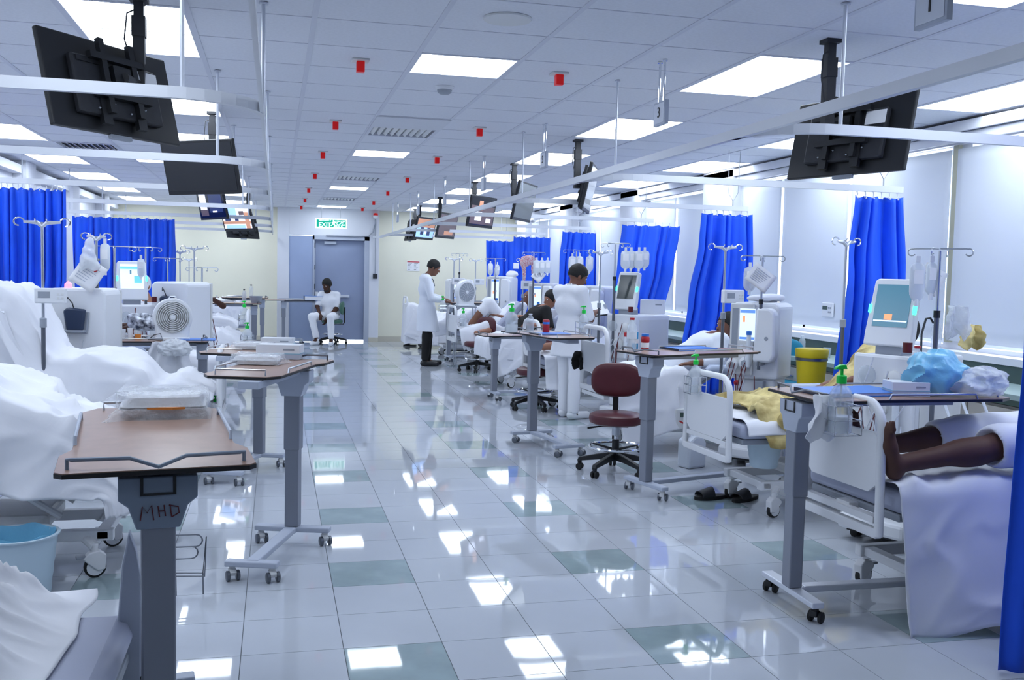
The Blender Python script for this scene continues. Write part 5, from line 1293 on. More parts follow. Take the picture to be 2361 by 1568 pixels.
recline('patient in a black shirt with a blue band on the upper arm', q.x, by, q.x+.02, q.z, 'skin_tan', 45, ('shirt', 'black_cloth', .98), face=(-.93, -.3, -.15), armL=((q.x-.10, by-.27, q.z-.36), (q.x-.36, by-.32, q.z-.33)), armR=((q.x-.16, by+.18, q.z-.28), (q.x-.44, by+.05, q.z-.24)))
a, b_ = np.array((q.x-.02, by-.22, q.z-.24)), np.array((q.x-.19, by+.02, q.z-.24))
tag(MB().tube([(q.x-.13, by+.06, q.z-.26), (q.x-.30, by+.02, q.z-.27)], [.062, .052], 14).build('blood_pressure_cuff', 'sky_blue'), 'sky blue cuff around the arm of the patient in black', 'cuff')
by = 14.9; q = atY(1222, 688, by)
recline('bald patient in a white shirt leaning back on his bed', q.x, by, q.x, q.z, 'skin_mid', 40, face=(-.85, -.3, .25), hairm=None, armL=((q.x-.25, by-.28, q.z-.35), (q.x-.55, by-.1, q.z-.28)), armR=((q.x-.3, by+.25, q.z-.38), (q.x-.5, by+.1, q.z-.30)), fat=1.15, sc=1.05)
# bent knee under cloth left of the bald patient
q = atY(1135, 690, 14.9)
s = SDF((-.4, -.2, -.45), (.4, .2, .2), .013); s.cap((-.28, 0, -.35), (-.02, 0, .0), .06, .065, .02).cap((-.02, 0, 0), (.26, 0, -.30), .065, .075, .02)
o = s.mesh('person', 'skin_mid'); o.location = (q.x-.05, 14.9, q.z-.06)
s = SDF((-.4, -.2, -.45), (.4, .2, .2), .013); s.cap((-.10, 0, -.12), (-.0, 0, .0), .085, .09, .03).cap((0, 0, 0), (.25, 0, -.32), .09, .11, .03); s.ripple(.006, 30, 1)
tr = s.mesh('trousers', 'scrub_cloth', o); tag(o, 'drawn up knee of a patient, white cloth slipping off the leg', 'person')
# nearest patient: bare lower legs, feet at the footboard, white trousers; rest lies beyond the right edge
by = 3.72
s = SDF((2.5, 3.30, .58), (4.95, 4.35, 1.25), .010)
LG = {}
for nm, yy, knx, an, rx in (('R', 3.66, 3.16, (2.63, 3.64, .735), 0), ('L', 3.95, 3.20, (2.68, 3.98, .74), 0)):
    kn = V(knx, yy, .80); an = V(*an); hip = V(3.72, yy+.02, .80)
    s.cap(hip, kn, .09, .062, .03).cap(kn, an, .060, .038, .02).ell(lerp(kn, an, .30)+V(0, 0, -.008), (.13, .058, .062), .03)
    s.ell(an+V(-.012, 0, -.03), (.04, .036, .042), .02)                      # heel
    toe = an+V(-.06, -.01, .155)
    s.cap(an+V(-.02, 0, .0), an+V(-.05, -.004, .08), .036, .034, .025).cap(an+V(-.05, -.004, .08), toe, .034, .026, .02)
    for k in range(5):
        ty = (k-2)*.018*(1 if nm == 'R' else -1); L = (.040, .036, .033, .029, .024)[k]
        s.cap(toe+V(0, ty, 0), toe+V(-.006, ty*1.1, L), .0125 if k == 0 else .0095, .010 if k == 0 else .0075, .006)
    LG[nm] = (hip, kn, an)
s.cap((3.72, 3.68, .80), (3.72, 3.97, .80), .10, .10, .05).cap((3.72, 3.83, .80), (4.2, 3.85, .88), .11, .11, .05)
s.cap((4.2, 3.76, .88), (4.2, 3.94, .88), .10, .10, .05).cap((4.33, 3.70, .92), (4.33, 4.00, .92), .055, .055, .04).cap((4.33, 3.85, .93), (4.45, 3.85, .97), .055, .05, .03)
head(s, (4.56, 3.85, 1.01), (-.35, 0, .93), (.93, 0, .35))
limb(s, (4.33, 3.68, .92), (4.10, 3.58, .80), (3.85, 3.62, .86), (.05, .04, .028)); hand(s, (3.85, 3.62, .86), V(-1, .2, .1), (0, 0, -1), (0, 1, 0), .3)
limb(s, (4.33, 4.02, .92), (4.10, 4.12, .80), (3.85, 4.06, .86), (.05, .04, .028)); hand(s, (3.85, 4.06, .86), V(-1, -.2, .1), (0, 0, -1), (0, -1, 0), .3)
p1 = s.mesh('person', 'skin_deep', smooth_it=1)
tag(p1, 'patient with bare lower legs in white trousers on the nearest right bed', 'person')
hair((0, 0, 0), p1, (4.56, 3.85, 1.01), (-.35, 0, .93), (.93, 0, .35)); eyes(p1, (4.56, 3.85, 1.01), (-.35, 0, .93), (.93, 0, .35), (0, 0, 0))
C = SDF((3.6, 3.35, .58), (4.6, 4.35, 1.2), .012); C.cap((3.80, 3.84, .82), (4.2, 3.85, .88), .135, .125, .05).cap((4.2, 3.75, .88), (4.2, 3.95, .88), .118, .118, .05).cap((4.33, 3.70, .92), (4.33, 4.00, .92), .07, .07, .04)
for q in (-1, 1): C.cap((4.33, 3.85+q*.17, .92), (4.15, 3.85+q*.25, .83), .066, .058, .03)
C.ripple(.006, 22, 4); C.mesh('shirt', 'scrub_cloth', p1)
s = SDF((2.7, 3.35, .58), (4.6, 4.35, 1.3), .012)
for nm in 'RL':
    hip, kn, an = LG[nm]; e = lerp(kn, an, -.0 if nm == 'R' else .22)
    s.cap(hip, kn, .120, .096, .04).cap(kn, e, .096, .088, .03); d = un(an-kn)
    s.ell(e+d*.075, (.075, .080, .080), 0, frame(d, V(0, 0, 1)), cut=True)
s.cap((3.72, 3.68, .80), (3.72, 3.97, .80), .13, .13, .05).cap((3.72, 3.83, .80), (3.9, 3.85, .84), .145, .14, .05)
s.ripple(.007, 19, 4); s.mesh('trousers', 'sheet', p1)
# left side: woman in a white cap, patient with a wristband
q = atY(328, 655, 11.6)
wo = figure('woman in a white cap and white coat behind the bright machine screen', (q.x, 11.6, 0), dict(
    head=(q.x, 11.6, q.z-.02), face=(-.3, -.9, -.1), up=(0, 0, 1), chest=(q.x+.07, 11.62, q.z-.40), waist=(q.x+.08, 11.62, q.z-.60), shL=(q.x+.24, 11.6, q.z-.23), shR=(q.x-.10, 11.66, q.z-.23),
    elL=(q.x+.28, 11.5, q.z-.50), wrL=(q.x+.06, 11.36, q.z-.52), elR=(q.x-.16, 11.5, q.z-.50), wrR=(q.x-.02, 11.34, q.z-.55), hipL=(q.x+.16, 11.62, .60), hipR=(q.x, 11.62, .60),
    knL=(q.x+.15, 11.5, .36), knR=(q.x+.02, 11.5, .36), anL=(q.x+.15, 11.55, .09), anR=(q.x+.02, 11.55, .09), toL=(q.x+.15, 11.4, .03), toR=(q.x+.02, 11.4, .03)),
    'skin_tan', .013, ('white_coat', 'coat_cloth', 1.9), ('skirt', 'coat_cloth', .9), 'black_plastic', hair_m='scrub_cloth', sc=.96, hairkw=dict(low=-.12, name='cap'))
by = 9.75; q = atY(262, 735, by)
pt = recline('dark skinned patient on the left, forearm over a patterned cloth', q.x-.3, by, q.x-.40, 1.16, 'skin_dark', 42, ('shirt', 'coat_cloth', .8), face=(.8, -.3, .3), armL=(tuple(atY(262, 768, by-.32)), tuple(atY(314, 752, by-.36))), armR=((q.x-.12, by+.26, .90), (q.x+.10, by+.16, .94)))
q = atY(340, 745, 9.3)
s = SDF((-.25, -.15, -.14), (.25, .15, .14), .011); s.ell((0, 0, 0), (.16, .09, .07), .03).ell((-.08, 0, .04), (.09, .07, .05), .03); s.ripple(.018, 40, 2, ax=(1, 1, 1))
mt = mat('patterned_cloth', '#d6dbe6', .85, var=(22, .5, '#3e4556')); o = s.mesh('headscarf', 'patterned_cloth'); o.location = q
tag(o, 'bundle of black and white patterned cloth left of the box fan', 'cloth')
q = atY(488, 690, 13.9)
s = SDF((-.2, -.15, -.15), (.25, .15, .15), .012); s.cap((.15, 0, -.09), (.02, 0, .0), .045, .03, .02); hand(s, (.03, 0, .0), V(-1, 0, .15), (0, 0, -1), (0, -1, 0), .5)
o = s.mesh('person', 'skin_dark'); o.location = q; tag(o, 'dark forearm and hand of a patient lying far left under white sheets', 'person')

# ------------------------------------------------------------ small things
def soft(name, m, label, cat, c, half, prims, rip=(.01, 30, 1), h=.01, group=None, rz=0, parent=None, cut=None):
    S = SDF([-a for a in half], half, h)
    for p in prims:
        if p[0] == 'e': S.ell(p[1], p[2], p[3] if len(p) > 3 else .03)
        elif p[0] == 'c': S.cap(p[1], p[2], p[3], p[4], p[5] if len(p) > 5 else .02)
    if rip: S.ripple(*rip, ax=(1, 1, 1))
    if cut is not None: S.plane((0, 0, cut), (0, 0, -1))
    o = S.mesh(name, m, parent); o.location = c; o.rotation_euler = (0, 0, rz)
    return tag(o, label, cat, group) if not parent else o
def hang_cloth(name, m, label, cat, c, rz, w, h, gather=.4, pl=3, seed=1, dep=.03, group=None, point=.2):
    def f(u, v):
        g = gather+(1-gather)*min(1, v*1.3)**.8
        x = w*(u-.5)*g + .02*nz(u*3, v*3, seed)
        y = dep*math.sin(u*pl*2*PI+seed+1.5*v)*(1.1-.4*v)+.5*dep*nz(u*6, v*4, seed+3)-.02*math.sin(PI*v)
        return (x, y, -h*v*(1-point*abs(2*((u*2) % 1)-1)*v)+.006*nz(u*9, v*9, seed))
    o = MB().grid(44, 30, f).build(name, m, ang=3, solid=.003); o.location = c; o.rotation_euler = (0, 0, rz)
    return tag(o, label, cat, group)
def carton(label, c, rz, d, m='white_plastic', stripe=True, group=None, red=True):
    t = thing('carton', label, 'box', c, rz, group)
    MB().box(-d[0]/2, -d[1]/2, 0, d[0]/2, d[1]/2, d[2]).build('box', m, t, smooth=False, bevel=.002)
    if stripe:
        MB().box(-d[0]/2-.001, -d[1]/2-.001, d[2]*.36, d[0]/2+.001, d[1]/2+.001, d[2]*.42).build('stripe', 'cyan_stripe', t, smooth=False)
        MB().box(-d[0]/2-.0005, -d[1]/2-.0005, .002, d[0]/2+.0005, d[1]/2+.0005, d[2]*.36).build('lower_band', 'frame_grey', t, smooth=False)
    MB().box(d[0]*.12, -d[1]/2-.002, d[2]*.62, d[0]*.38, -d[1]/2-.001, d[2]*.72).build('print', 'grey_plastic', t, smooth=False)
    if red: MB().box(d[0]*.30, -d[1]/2-.002, d[2]*.12, d[0]*.40, -d[1]/2-.001, d[2]*.24).build('print', 'ink_red', t, smooth=False)
    return t
def wrapped_pack(label, c, rz, d, orange=False, group='plastic wrapped packs', seed=1):
    t = thing('wrapped_pack', label, 'pack', c, rz, group)
    def tray(prof):
        def f(u, v):
            a = 2*PI*u; cx, cy = math.cos(a), math.sin(a); e = .22
            q = v*(len(prof)-1); i = min(int(q), len(prof)-2); r = prof[i][0]*(1-q+i)+prof[i+1][0]*(q-i); z = prof[i][1]*(1-q+i)+prof[i+1][1]*(q-i)
            return (math.copysign(abs(cx)**e, cx)*d[0]/2*r, math.copysign(abs(cy)**e, cy)*d[1]/2*r, z*d[2])
        return f
    MB().grid(40, 5, tray([(.02, .03), (.80, .03), (.93, .40), (.97, .41), (.97, .45), (.02, .45)])).build('lower_tray', 'white_plastic', t, ang=.5)
    MB().grid(40, 5, tray([(.02, .49), (.95, .49), (.95, .53), (.90, .54), (.82, .86), (.02, .86)])).build('upper_tray', 'white_plastic', t, ang=.5)
    if orange: MB(T(0, -d[1]/2-.002, 0)).prism([(-.05, 0), (.03, -.012), (.07, 0), (.03, .012)], d[2]*.44, d[2]*.52).build('orange_tab', 'orange', t, smooth=False)
    def film(u, v):
        a = 2*PI*u; cx, cy = math.cos(a), math.sin(a); e = .30
        fl = 1+(.07+.30*max(0, abs(cx*cy)*2)**3*(1 if cx*cy > 0 else .3))*max(0, 1-v*3.2)
        x = math.copysign(abs(cx)**e, cx)*d[0]/2*fl; y = math.copysign(abs(cy)**e, cy)*d[1]/2*(fl*.98)
        r = 1 if v < .62 else max(.02, 1-((v-.62)/.38)**3)
        n = nz(x*14, y*14+v*7, seed+9)
        r *= 1.02+.07*n
        return (x*r, y*r, max(.0025, .003+d[2]*min(1, v/.62)+.012*nz(x*22, y*22, seed+3)*min(1, v*3)))
    MB().grid(72, 14, film).build('film_wrap', 'film', t, ang=3)
    return t
def folder(label, c, rz, d=(.32, .23, .018), group='blue folders'):
    t = thing('folder', label, 'folder', c, rz, group)
    MB().box(-d[0]/2, -d[1]/2, 0, d[0]/2, d[1]/2, .003).build('back_cover', 'folder_blue', t, smooth=False)
    MB().box(-d[0]/2+.004, -d[1]/2+.006, .0032, d[0]/2-.004, d[1]/2-.006, d[2]-.004).build('pages', 'paper', t, smooth=False)
    MB(T(0, -d[1]/2, d[2]-.0035) @ R(.0, 'X')).box(-d[0]/2, 0, 0, d[0]/2, d[1], .003).build('front_cover', 'folder_blue', t, smooth=False, bevel=.001)
    MB().box(-d[0]/2-.003, -d[1]/2, 0, -d[0]/2, d[1]/2, d[2]).build('spine', 'blue_dark', t, smooth=False)
    return t
def pump_bottle(label, c, r=.042, h=.20, rz=0, basket=True, group='green topped hand rub bottles'):
    t = thing('pump_bottle', label, 'bottle', c, rz, group)
    MB().lathe([(.0, 0), (r*.95, .003), (r, .012), (r*1.0, h*.35), (r*.93, h*.40), (r*1.0, h*.45), (r, h*.68), (r*.75, h*.82), (r*.36, h*.90), (r*.36, h*.95)], 28).build('bottle', 'clear_plastic', t)
    MB().lathe([(.0, .004), (r*.9, .006), (r*.93, h*.32), (.0, h*.325)], 24).build('gel', 'fluid_bag', t)
    MB().lathe([(r*.42, h*.93), (r*.42, h*1.07), (r*.3, h*1.09)], 20).build('collar', 'green_pump', t)
    MB().lathe([(r*.13, h*1.08), (r*.13, h*1.2)], 12).prism([(-.026, h*1.2), (-.034, h*1.19), (-.03, h*1.23), (-.01, h*1.28), (.014, h*1.28), (.02, h*1.2)], -.010, .010, 'xz').build('pump_head', 'green_pump', t, bevel=.002)
    MB().tube([(0, 0, h*.92), (0, 0, h*.05)], .003, 6).build('dip_tube', 'tube_clear', t)
    if basket:
        b = MB()
        for zz in (.0, h*.28, h*.55): b.tube([(x*(r+.012), y*(r+.012), zz-.004) for x, y in ((1, 1), (-1, 1), (-1, -1), (1, -1))], .0022, 6, closed=True)
        for x, y in ((1, 1), (-1, 1), (-1, -1), (1, -1), (0, -1), (0, 1)): b.tube([(x*(r+.012), y*(r+.012), -.004), (x*(r+.012), y*(r+.012), h*.55)], .0022, 6)
        b.build('wire_basket', 'chrome', t)
    return t
def water_bottle(label, c, h=.22, r=.032, cap='white_plastic', group='plastic water bottles', fill=.6, lab=None):
    t = thing('water_bottle', label, 'bottle', c, 0, group)
    prof = [(.0, 0), (r*.9, .002), (r, .01)] + [(r*(1 if k % 2 else .93), h*(.08+.06*k)) for k in range(9)] + [(r, h*.64), (r*.85, h*.76), (r*.42, h*.88), (r*.40, h*.94)]
    MB().lathe(prof, 24).build('bottle', 'clear_plastic', t)
    MB().lathe([(r*.46, h*.93), (r*.46, h*.995), (.0, h)], 16).build('cap', cap, t)
    if lab: MB().lathe([(r*1.01, h*.36), (r*1.01, h*.58)], 24).build('bottle_label', lab, t)
    return t
def bucket(label, c, r0, r1, h, liner=True, tap=0):
    t = thing('bucket', label, 'bucket', c)
    prof = [(0, .002), (r0, .002), (r0+.003, .01)] + [(r0+(r1-r0)*k/8+(.003 if k % 2 else 0), h*k/8*.96+.01) for k in range(1, 8)] + [(r1, h*.97), (r1+.012, h*.98), (r1+.012, h), (r1-.004, h), (r1-.008, h*.97), (r0-.006, .012), (0, .012)]
    MB().lathe(prof, 40).build('pail', 'bucket', t)
    if liner:
        MB().grid(48, 8, lambda u, v: ((r1-.010-.02*v)*math.cos(2*PI*u)*(1+.02*math.sin(u*60)), (r1-.010-.02*v)*math.sin(2*PI*u)*(1+.02*math.sin(u*60)), h*(1.01-.45*v)+.008*math.sin(u*37))).build('liner_bag', 'blue_bag', t, ang=3)
    return t
def bin_round(label, c, r=.15, h=.32, lid=True, holder=None):
    t = thing('clinical_waste_bin', label, 'bin', c)
    MB().lathe([(0, 0), (r*.80, .0), (r*.84, .01), (r*.96, h*.76), (0, h*.765)], 36).build('body', 'yellow_bin', t)
    MB().lathe([(r*.965, h*.76), (r*1.0, h*.78), (r*1.03, h*.97), (r*.98, h), (0, h+.004)], 36).build('lid', 'yellow_bin', t)
    MB().lathe([(r*.965, h*.68), (r*.99, h*.685), (r*.99, h*.755), (r*.965, h*.76)], 36).build('band', 'dark_steel', t)
    return t
ztab = 1.003
# left foreground table: pack; second table: pack and cartons
q = atZ(372, 975, ztab); wrapped_pack('clear wrapped pack of white trays with an orange tab on the nearest table', (q.x, q.y+.09, ztab+.012), D(4), (.29, .24, .085), True, seed=3)
q = atZ(594, 842, ztab); wrapped_pack('shiny wrapped white pack in front of the carton on the second left table', (q.x, q.y+.08, ztab), D(-16), (.26, .18, .05), seed=7)
q = atZ(638, 836, ztab); carton('white and grey carton with a pale blue stripe behind the shiny wrapped pack', (q.x+.02, q.y+.24, ztab), D(-14), (.25, .12, .085), red=False)
q = atZ(592, 806, .923); wrapped_pack('flat wrapped pack on the third table from the front on the left', (q.x-.02, q.y+.06, .923), D(-16), (.28, .2, .05), seed=12)
q = atZ(650, 797, .923); carton('white carton behind the flat wrapped pack', (q.x-.03, q.y-.10, .923), D(-12), (.24, .12, .07), red=False)
# right tables
q = atZ(1590, 806, ztab); folder('blue folder on the table with the red jar', (q.x, q.y+.02, ztab), D(12), (.34, .24, .015))
q = atZ(1487, 806, ztab); 
t = thing('medicine_jar', 'red jar with a blue lid on the table by the burgundy stool', 'jar', (q.x, q.y, ztab))
MB().lathe([(0, 0), (.026, .0), (.028, .01), (.028, .055), (.031, .06), (.031, .085), (.024, .095)], 24).build('jar', 'red_plastic', t)
MB().lathe([(.027, .094), (.027, .112), (0, .114)], 20).build('lid', 'folder_blue', t)
MB().lathe([(.0285, .015), (.0285, .05)], 20).build('jar_label', 'paper', t)
q = atZ(1466, 806, ztab); t = thing('drink_carton', 'small sky blue can left of the red jar', 'can', (q.x+.02, q.y+.07, ztab)); MB().lathe([(0, 0), (.022, .0), (.022, .12), (0, .122)], 20).build('can', 'sky_blue', t); MB().lathe([(.0225, .04), (.0225, .07)], 20).build('can_label', 'paper', t)
q = atZ(1462, 808, ztab); water_bottle('clear water bottle with a red cap left of the red jar', (q.x-.02, q.y+.0, ztab), .23, .036, 'red_plastic', lab='fluid_bag')
q = atZ(1262, 770, ztab); folder('blue folder on the table beside the nurse', (q.x+.02, q.y-.02, ztab), D(4), (.30, .24, .012))
q = atY(1224, 788, 8.4)
q = atZ(1906, 905, ztab); folder('large blue folder on the nearest right table, half behind the clear bottle', (q.x+.10, q.y-.03, ztab), D(4), (.42, .26, .018))
q = atZ(2110, 915, ztab); carton('white carton with blue stripe and red print beside the pale blue bag', (q.x+.0, q.y+.07, ztab), D(-14), (.17, .13, .065))
def crumple(nu, nv, r, amp, sc, seed, sq=1.0):
    def f(u, v):
        a, p = 2*PI*u, PI*v; d = Vector((math.cos(a)*math.sin(p), math.sin(a)*math.sin(p), math.cos(p)))
        w_ = d*sc+Vector((seed, 0, 0)); w_ = w_+.35*Vector((noise.noise(w_), noise.noise(w_+Vector((5, 5, 5))), noise.noise(w_+Vector((9, 1, 4)))))
        n = (1-abs(noise.noise(w_))*2.6); n2 = (1-abs(noise.noise(w_*2.3))*2.4)
        k = 1+amp*(max(0, n)**1.5*.8-.35)+.16*amp*max(0, n2)**2
        return (d.x*r[0]*k, d.y*r[1]*k, max(-r[2]*.72, d.z*r[2]*k*sq))
    return MB().grid(nu, nv, f)
b = crumple(90, 50, (.155, .11, .11), .26, 1.15, 3).build('plastic_bag', 'blue_bag', ang=.9); b.location = (3.00, 3.90, ztab+.092)
tag(b, 'crumpled pale blue plastic bag on the nearest right table', 'bag')
o = crumple(80, 44, (.165, .10, .075), .28, 1.3, 8).build('bag_tail', 'clear_bag', b, ang=.9); o.location = (.17, -.07, -.03)
q = atZ(2258, 905, ztab); water_bottle('ribbed clear bottle with a red cap behind the pale blue bag', (q.x-.02, q.y+.45, ztab), .19, .034, 'red_plastic', lab='fluid_bag')
# bottles in wire baskets on the footboards
pump_bottle('big clear bottle with a green pump in front of the nearest right table', (2.262, 3.52, .90), .050, .22)
hang_cloth('napkin', 'scrub_cloth', 'white cloth napkin hanging beside the big green topped bottle on the right', 'cloth', (2.205, 3.575, 1.05), D(20), .19, .20, .35, 2.2, 4, .022)
q = atX(1602, 905, 2.70); pump_bottle('clear hand rub bottle with a green pump above the white jerrycan', (q.x, q.y, q.z), .042, .20)
q = atX(1345, 770, 2.70); pump_bottle('clear hand rub bottle with a green pump in front of the nurse', (q.x, q.y, q.z), .045, .20)
q = atY(1068, 745, 14.68); pump_bottle('green topped bottle on a footboard left of the farthest burgundy stool', (q.x, q.y, q.z-.05), .055, .22)
q = atX(1025, 715, 2.60); pump_bottle('green topped bottle by the doctor\'s hands', (q.x-.03, q.y, q.z-.03), .05, .2)
q = atX(1195, 758, 2.70)
q = atZ(1195, 768, ztab); q.y -= .25; q.x -= .05; pump_bottle('clear square hand rub bottle left of the nurse with a green pump', (q.x, q.y+.3, ztab-.0), .055, .20, basket=False)
water_bottle('clear water bottle right of the square hand rub bottle', (q.x+.17, q.y+.3, ztab), .17, .036)
t = thing('drink_can', 'dark red drink can on the table left of the nurse', 'can', (q.x+.30, q.y+.25, ztab)); MB().lathe([(0, 0), (.026, .0), (.03, .008), (.03, .11), (.025, .12), (0, .12)], 20).build('can', 'red_plastic', t); MB().lathe([(.0305, .08), (.0305, .1)], 20).build('can_band', 'folder_blue', t)
q = atX(565, 745, -.25); pump_bottle('clear bottle with a green pump on a left footboard under the far tables', (atX(565, 745, -.36).x, 11.95, atY(565, 748, 11.95).z), .05, .22)
q = atY(575, 790, 9.75); pump_bottle('wrinkled clear bottle with a green pump near the stack of wrapped packs', (q.x-.02, 9.75, q.z-.02), .05, .17)
q = atY(490, 945, 7.3); pump_bottle('green topped bottle behind the clear wrapped pack on the left', (q.x+.02, 7.28, q.z-.06), .035, .13)
q = atY(563, 690, 14.6); water_bottle('left water bottle with a dark cap on the far left table', (q.x, 14.6, ztab), .20, .03, 'soft_black')
q = atY(579, 690, 17.2); water_bottle('right water bottle with a dark cap on the far left table', (q.x, 17.2, ztab), .22, .035, 'soft_black')
q = atY(590, 700, 14.6); t = thing('basin', 'grey basin on the far left table', 'basin', (q.x, 14.6, ztab)); MB().lathe([(0, 0), (.06, 0), (.09, .1), (.095, .1), (.066, -.004+.004), ], 24).build('bowl', 'grey_plastic', t)
# bins, buckets, jerrycan, slippers, cartons on machines
q = atY(1869, 880, 6.85); bin_round('round yellow clinical waste bin with a steel band on the right', (q.x, 6.85, .69), .125, .29)
t = thing('waste_trolley', 'grey trolley stand carrying the round yellow bin', 'trolley', (q.x, 6.85, 0))
MB().box(-.15, -.15, .66, .15, .15, .689).build('shelf', 'frame_grey', t, smooth=False, bevel=.004)
for sx in (-1, 1):
    for sy in (-1, 1):
        MB().box(sx*.13-.012, sy*.13-.012, .07, sx*.13+.012, sy*.13+.012, .66).build('leg', 'frame_grey', t, smooth=False); caster(t, sx*.13, sy*.13)
q = atY(2352, 990, 5.4)
t = thing('sharps_box', 'tall yellow sharps box with a black hazard mark at the right edge', 'bin', (q.x+.03, 5.4, atY(2352, 990, 5.4).z))
MB().box(-.06, -.05, 0, .06, .05, .19).build('body', 'yellow_bin', t, smooth=False, bevel=.006); MB().box(-.065, -.055, .19, .065, .055, .26).build('lid', 'yellow_bin', t, smooth=False, bevel=.006)
MB(T(0, -.052, .14) @ R(PI/2, 'X')).lathe([(.012, -.0005), (.022, -.0005), (.022, .0005), (.012, .0005)], 16).build('hazard_mark', 'black_plastic', t)
q = atY(18, 860, 7.9)
t = thing('sharps_box', 'yellow waste box with a dark band at the left edge', 'bin', (q.x-.05, 7.9, q.z))
MB().box(-.13, -.09, 0, .13, .09, .20).build('body', 'yellow_bin', t, smooth=False, bevel=.008); MB().box(-.135, -.095, .205, .135, .095, .31).build('lid', 'yellow_bin', t, smooth=False, bevel=.01); MB().box(-.134, -.094, .19, .134, .094, .204).build('band', 'dark_steel', t, smooth=False)
t2 = thing('waste_trolley', 'grey stand under the yellow waste box at the left edge', 'trolley', (q.x-.05, 7.9, 0))
MB().box(-.13, -.09, q.z-.03, .13, .09, q.z-.002).build('shelf', 'frame_grey', t2, smooth=False)
for sx in (-1, 1):
    for sy in (-1, 1): MB().tube([(sx*.11, sy*.08, 0.001), (sx*.11, sy*.08, q.z-.03)], .011, 8).build('leg', 'steel', t2)
bucket('pale blue bucket with a blue liner on the floor at the left', (-1.13, 4.72, 0), .13, .165, .30)
q = atY(1760, 1090, 5.66); bucket('translucent bucket with pale blue liner on the bed base at the right', (q.x, 5.66, .302), .085, .115, .18)
q = atZ(1601, 1080, 0)
t = thing('jerrycan', 'white plastic jerrycan on the floor beside the bed with the yellow blanket', 'jerrycan', (q.x, q.y+.06, 0), D(20))
MB().prism([(-.095, 0), (.095, 0), (.095, .20), (.06, .255), (-.03, .26), (-.095, .22)], -.07, .07, 'xz').build('body', 'jerry', t, smooth=False, bevel=.02)
MB().prism([(-.088, .005), (.088, .005), (.088, .15), (-.088, .15)], -.063, .063, 'xz').build('liquid', 'fluid_bag', t, smooth=False)
MB().lathe([(.022, .255), (.022, .285), (0, .287)], 16, (-.05, 0, 0)).build('cap', 'white_plastic', t); MB().tube([(.0, 0, .25), (.01, 0, .29), (.06, 0, .28), (.075, 0, .24)], .011, 8).build('handle', 'jerry', t)
def slipper(label, c, rz):
    t = thing('slipper', label, 'slipper', c, rz, 'black slippers under the bed')
    def out(k):
        return [(.0+.135*math.cos(a)*k+.0, (.046+.008*math.cos(a))*math.sin(a)*k) for a in [2*PI*i/24 for i in range(24)]]
    MB().prism(out(1), .0, .026).build('sole', 'rubber', t, smooth=False, bevel=.004)
    MB().grid(10, 10, lambda u, v: (.0+.10*u-.0, -.05*math.cos(PI*v)*(1+.1*u), .022+.062*math.sin(PI*v)*(1-.45*u))).build('strap', 'soft_black', t, ang=3, solid=.006)
    return t
q = atZ(1640, 1150, 0); slipper('left black slipper on the grey green tile at the right', (q.x, q.y, 0), D(188))
q = atZ(1722, 1155, 0); slipper('right black slipper half behind the bed wheel', (q.x, q.y+.02, 0), D(205))
q = atZ(945, 798, 0); slipper('dark sandal on the floor at the far bed left of the doctor', (q.x, q.y, 0), D(170))
# blanket on bed 2
def blk(u, v):
    x = .20+.95*u; y = -.42+.82*v
    z = .70+.07*math.sin(PI*u)*(1-abs(2*v-1)**3)+.035*nz(x*9, y*9, 3)+.02*(1-abs(nz(x*6, y*5, 9))*4)
    if v < .16: z -= (.16-v)/.16*(.12+.10*(u < .5)*1); 
    return (x-.04*math.sin(v*9), y+.03*nz(x*7, y, 5), z)
o = MB().grid(44, 36, blk).build('blanket', 'blanket', solid=.008, ang=3); o.location = (2.76, 5.78, 0); o.rotation_euler = (0, 0, D(3))
tag(o, 'crumpled yellow blanket printed with brown lines on the right bed', 'blanket')
soft('blanket', 'blanket', 'loose corner of the yellow printed blanket hanging over the bed edge', 'blanket', (3.18, 5.40, .60), (.2, .14, .22), [('e', (0, 0, .05), (.13, .07, .10)), ('c', (0, -.02, .05), (.05, -.04, -.10), .07, .04)], (.014, 32, 2), .011)
# checked scarf on the pole
q = atY(1218, 605, 14.25)
o = soft('checked_scarf', 'red_check', 'red and white checked scarf on top of the infusion pole', 'scarf', tuple(q), (.22, .14, .34), [('e', (0, 0, .03), (.12, .08, .075)), ('e', (-.06, 0, -.02), (.07, .06, .06)), ('c', (-.07, 0, -.02), (-.05, 0, -.26), .035, .02), ('c', (.07, 0, -.0), (.08, .02, -.16), .03, .02)], (.01, 45, 1), .011)
# paper sheets and signs hanging on poles
def hanging_paper(label, c, rz, w, h, roll, group='paper sheets hanging on poles'):
    t = thing('hanging_paper', label, 'paper', c, rz, group)
    M = R(roll, 'Y')
    MB(M).grid(6, 6, lambda u, v: (-w/2+w*u, .006*math.sin(u*4+v*2), -h*v)).build('sheet', 'paper', t, solid=.001, ang=3)
    for k in range(7):
        MB(M).box(-w*.36, -.004, -h*(.2+.095*k)-.002, w*(.3-.1*(k % 3 == 1)), -.0015, -h*(.2+.095*k)+.002).build('text_line', 'frame_grey', t, smooth=False)
    return t
q = atY(2162, 618, 4.75); hanging_paper('tilted sheet of printed paper on the pole of the tablet machine', tuple(q), D(-10), .14, .15, D(28))
q = atY(1768, 622, 6.9); hanging_paper('tilted paper sheet above the machine beside the round yellow bin', tuple(q), D(-10), .20, .16, D(36))
q = atY(1352, 618, 11.62); hanging_paper('paper sheet hanging corner down right of the nurse\'s head', tuple(q), 0, .15, .17, D(35))
q = atY(1250, 625, 13.72); hanging_paper('paper sheet hanging corner down behind the patient in black', tuple(q), 0, .16, .17, D(40))
q = atY(222, 605, 8.05)
t = hanging_paper('tilted paper with a red blot below the wrapped bag on the left', tuple(q), 0, .20, .22, D(33))
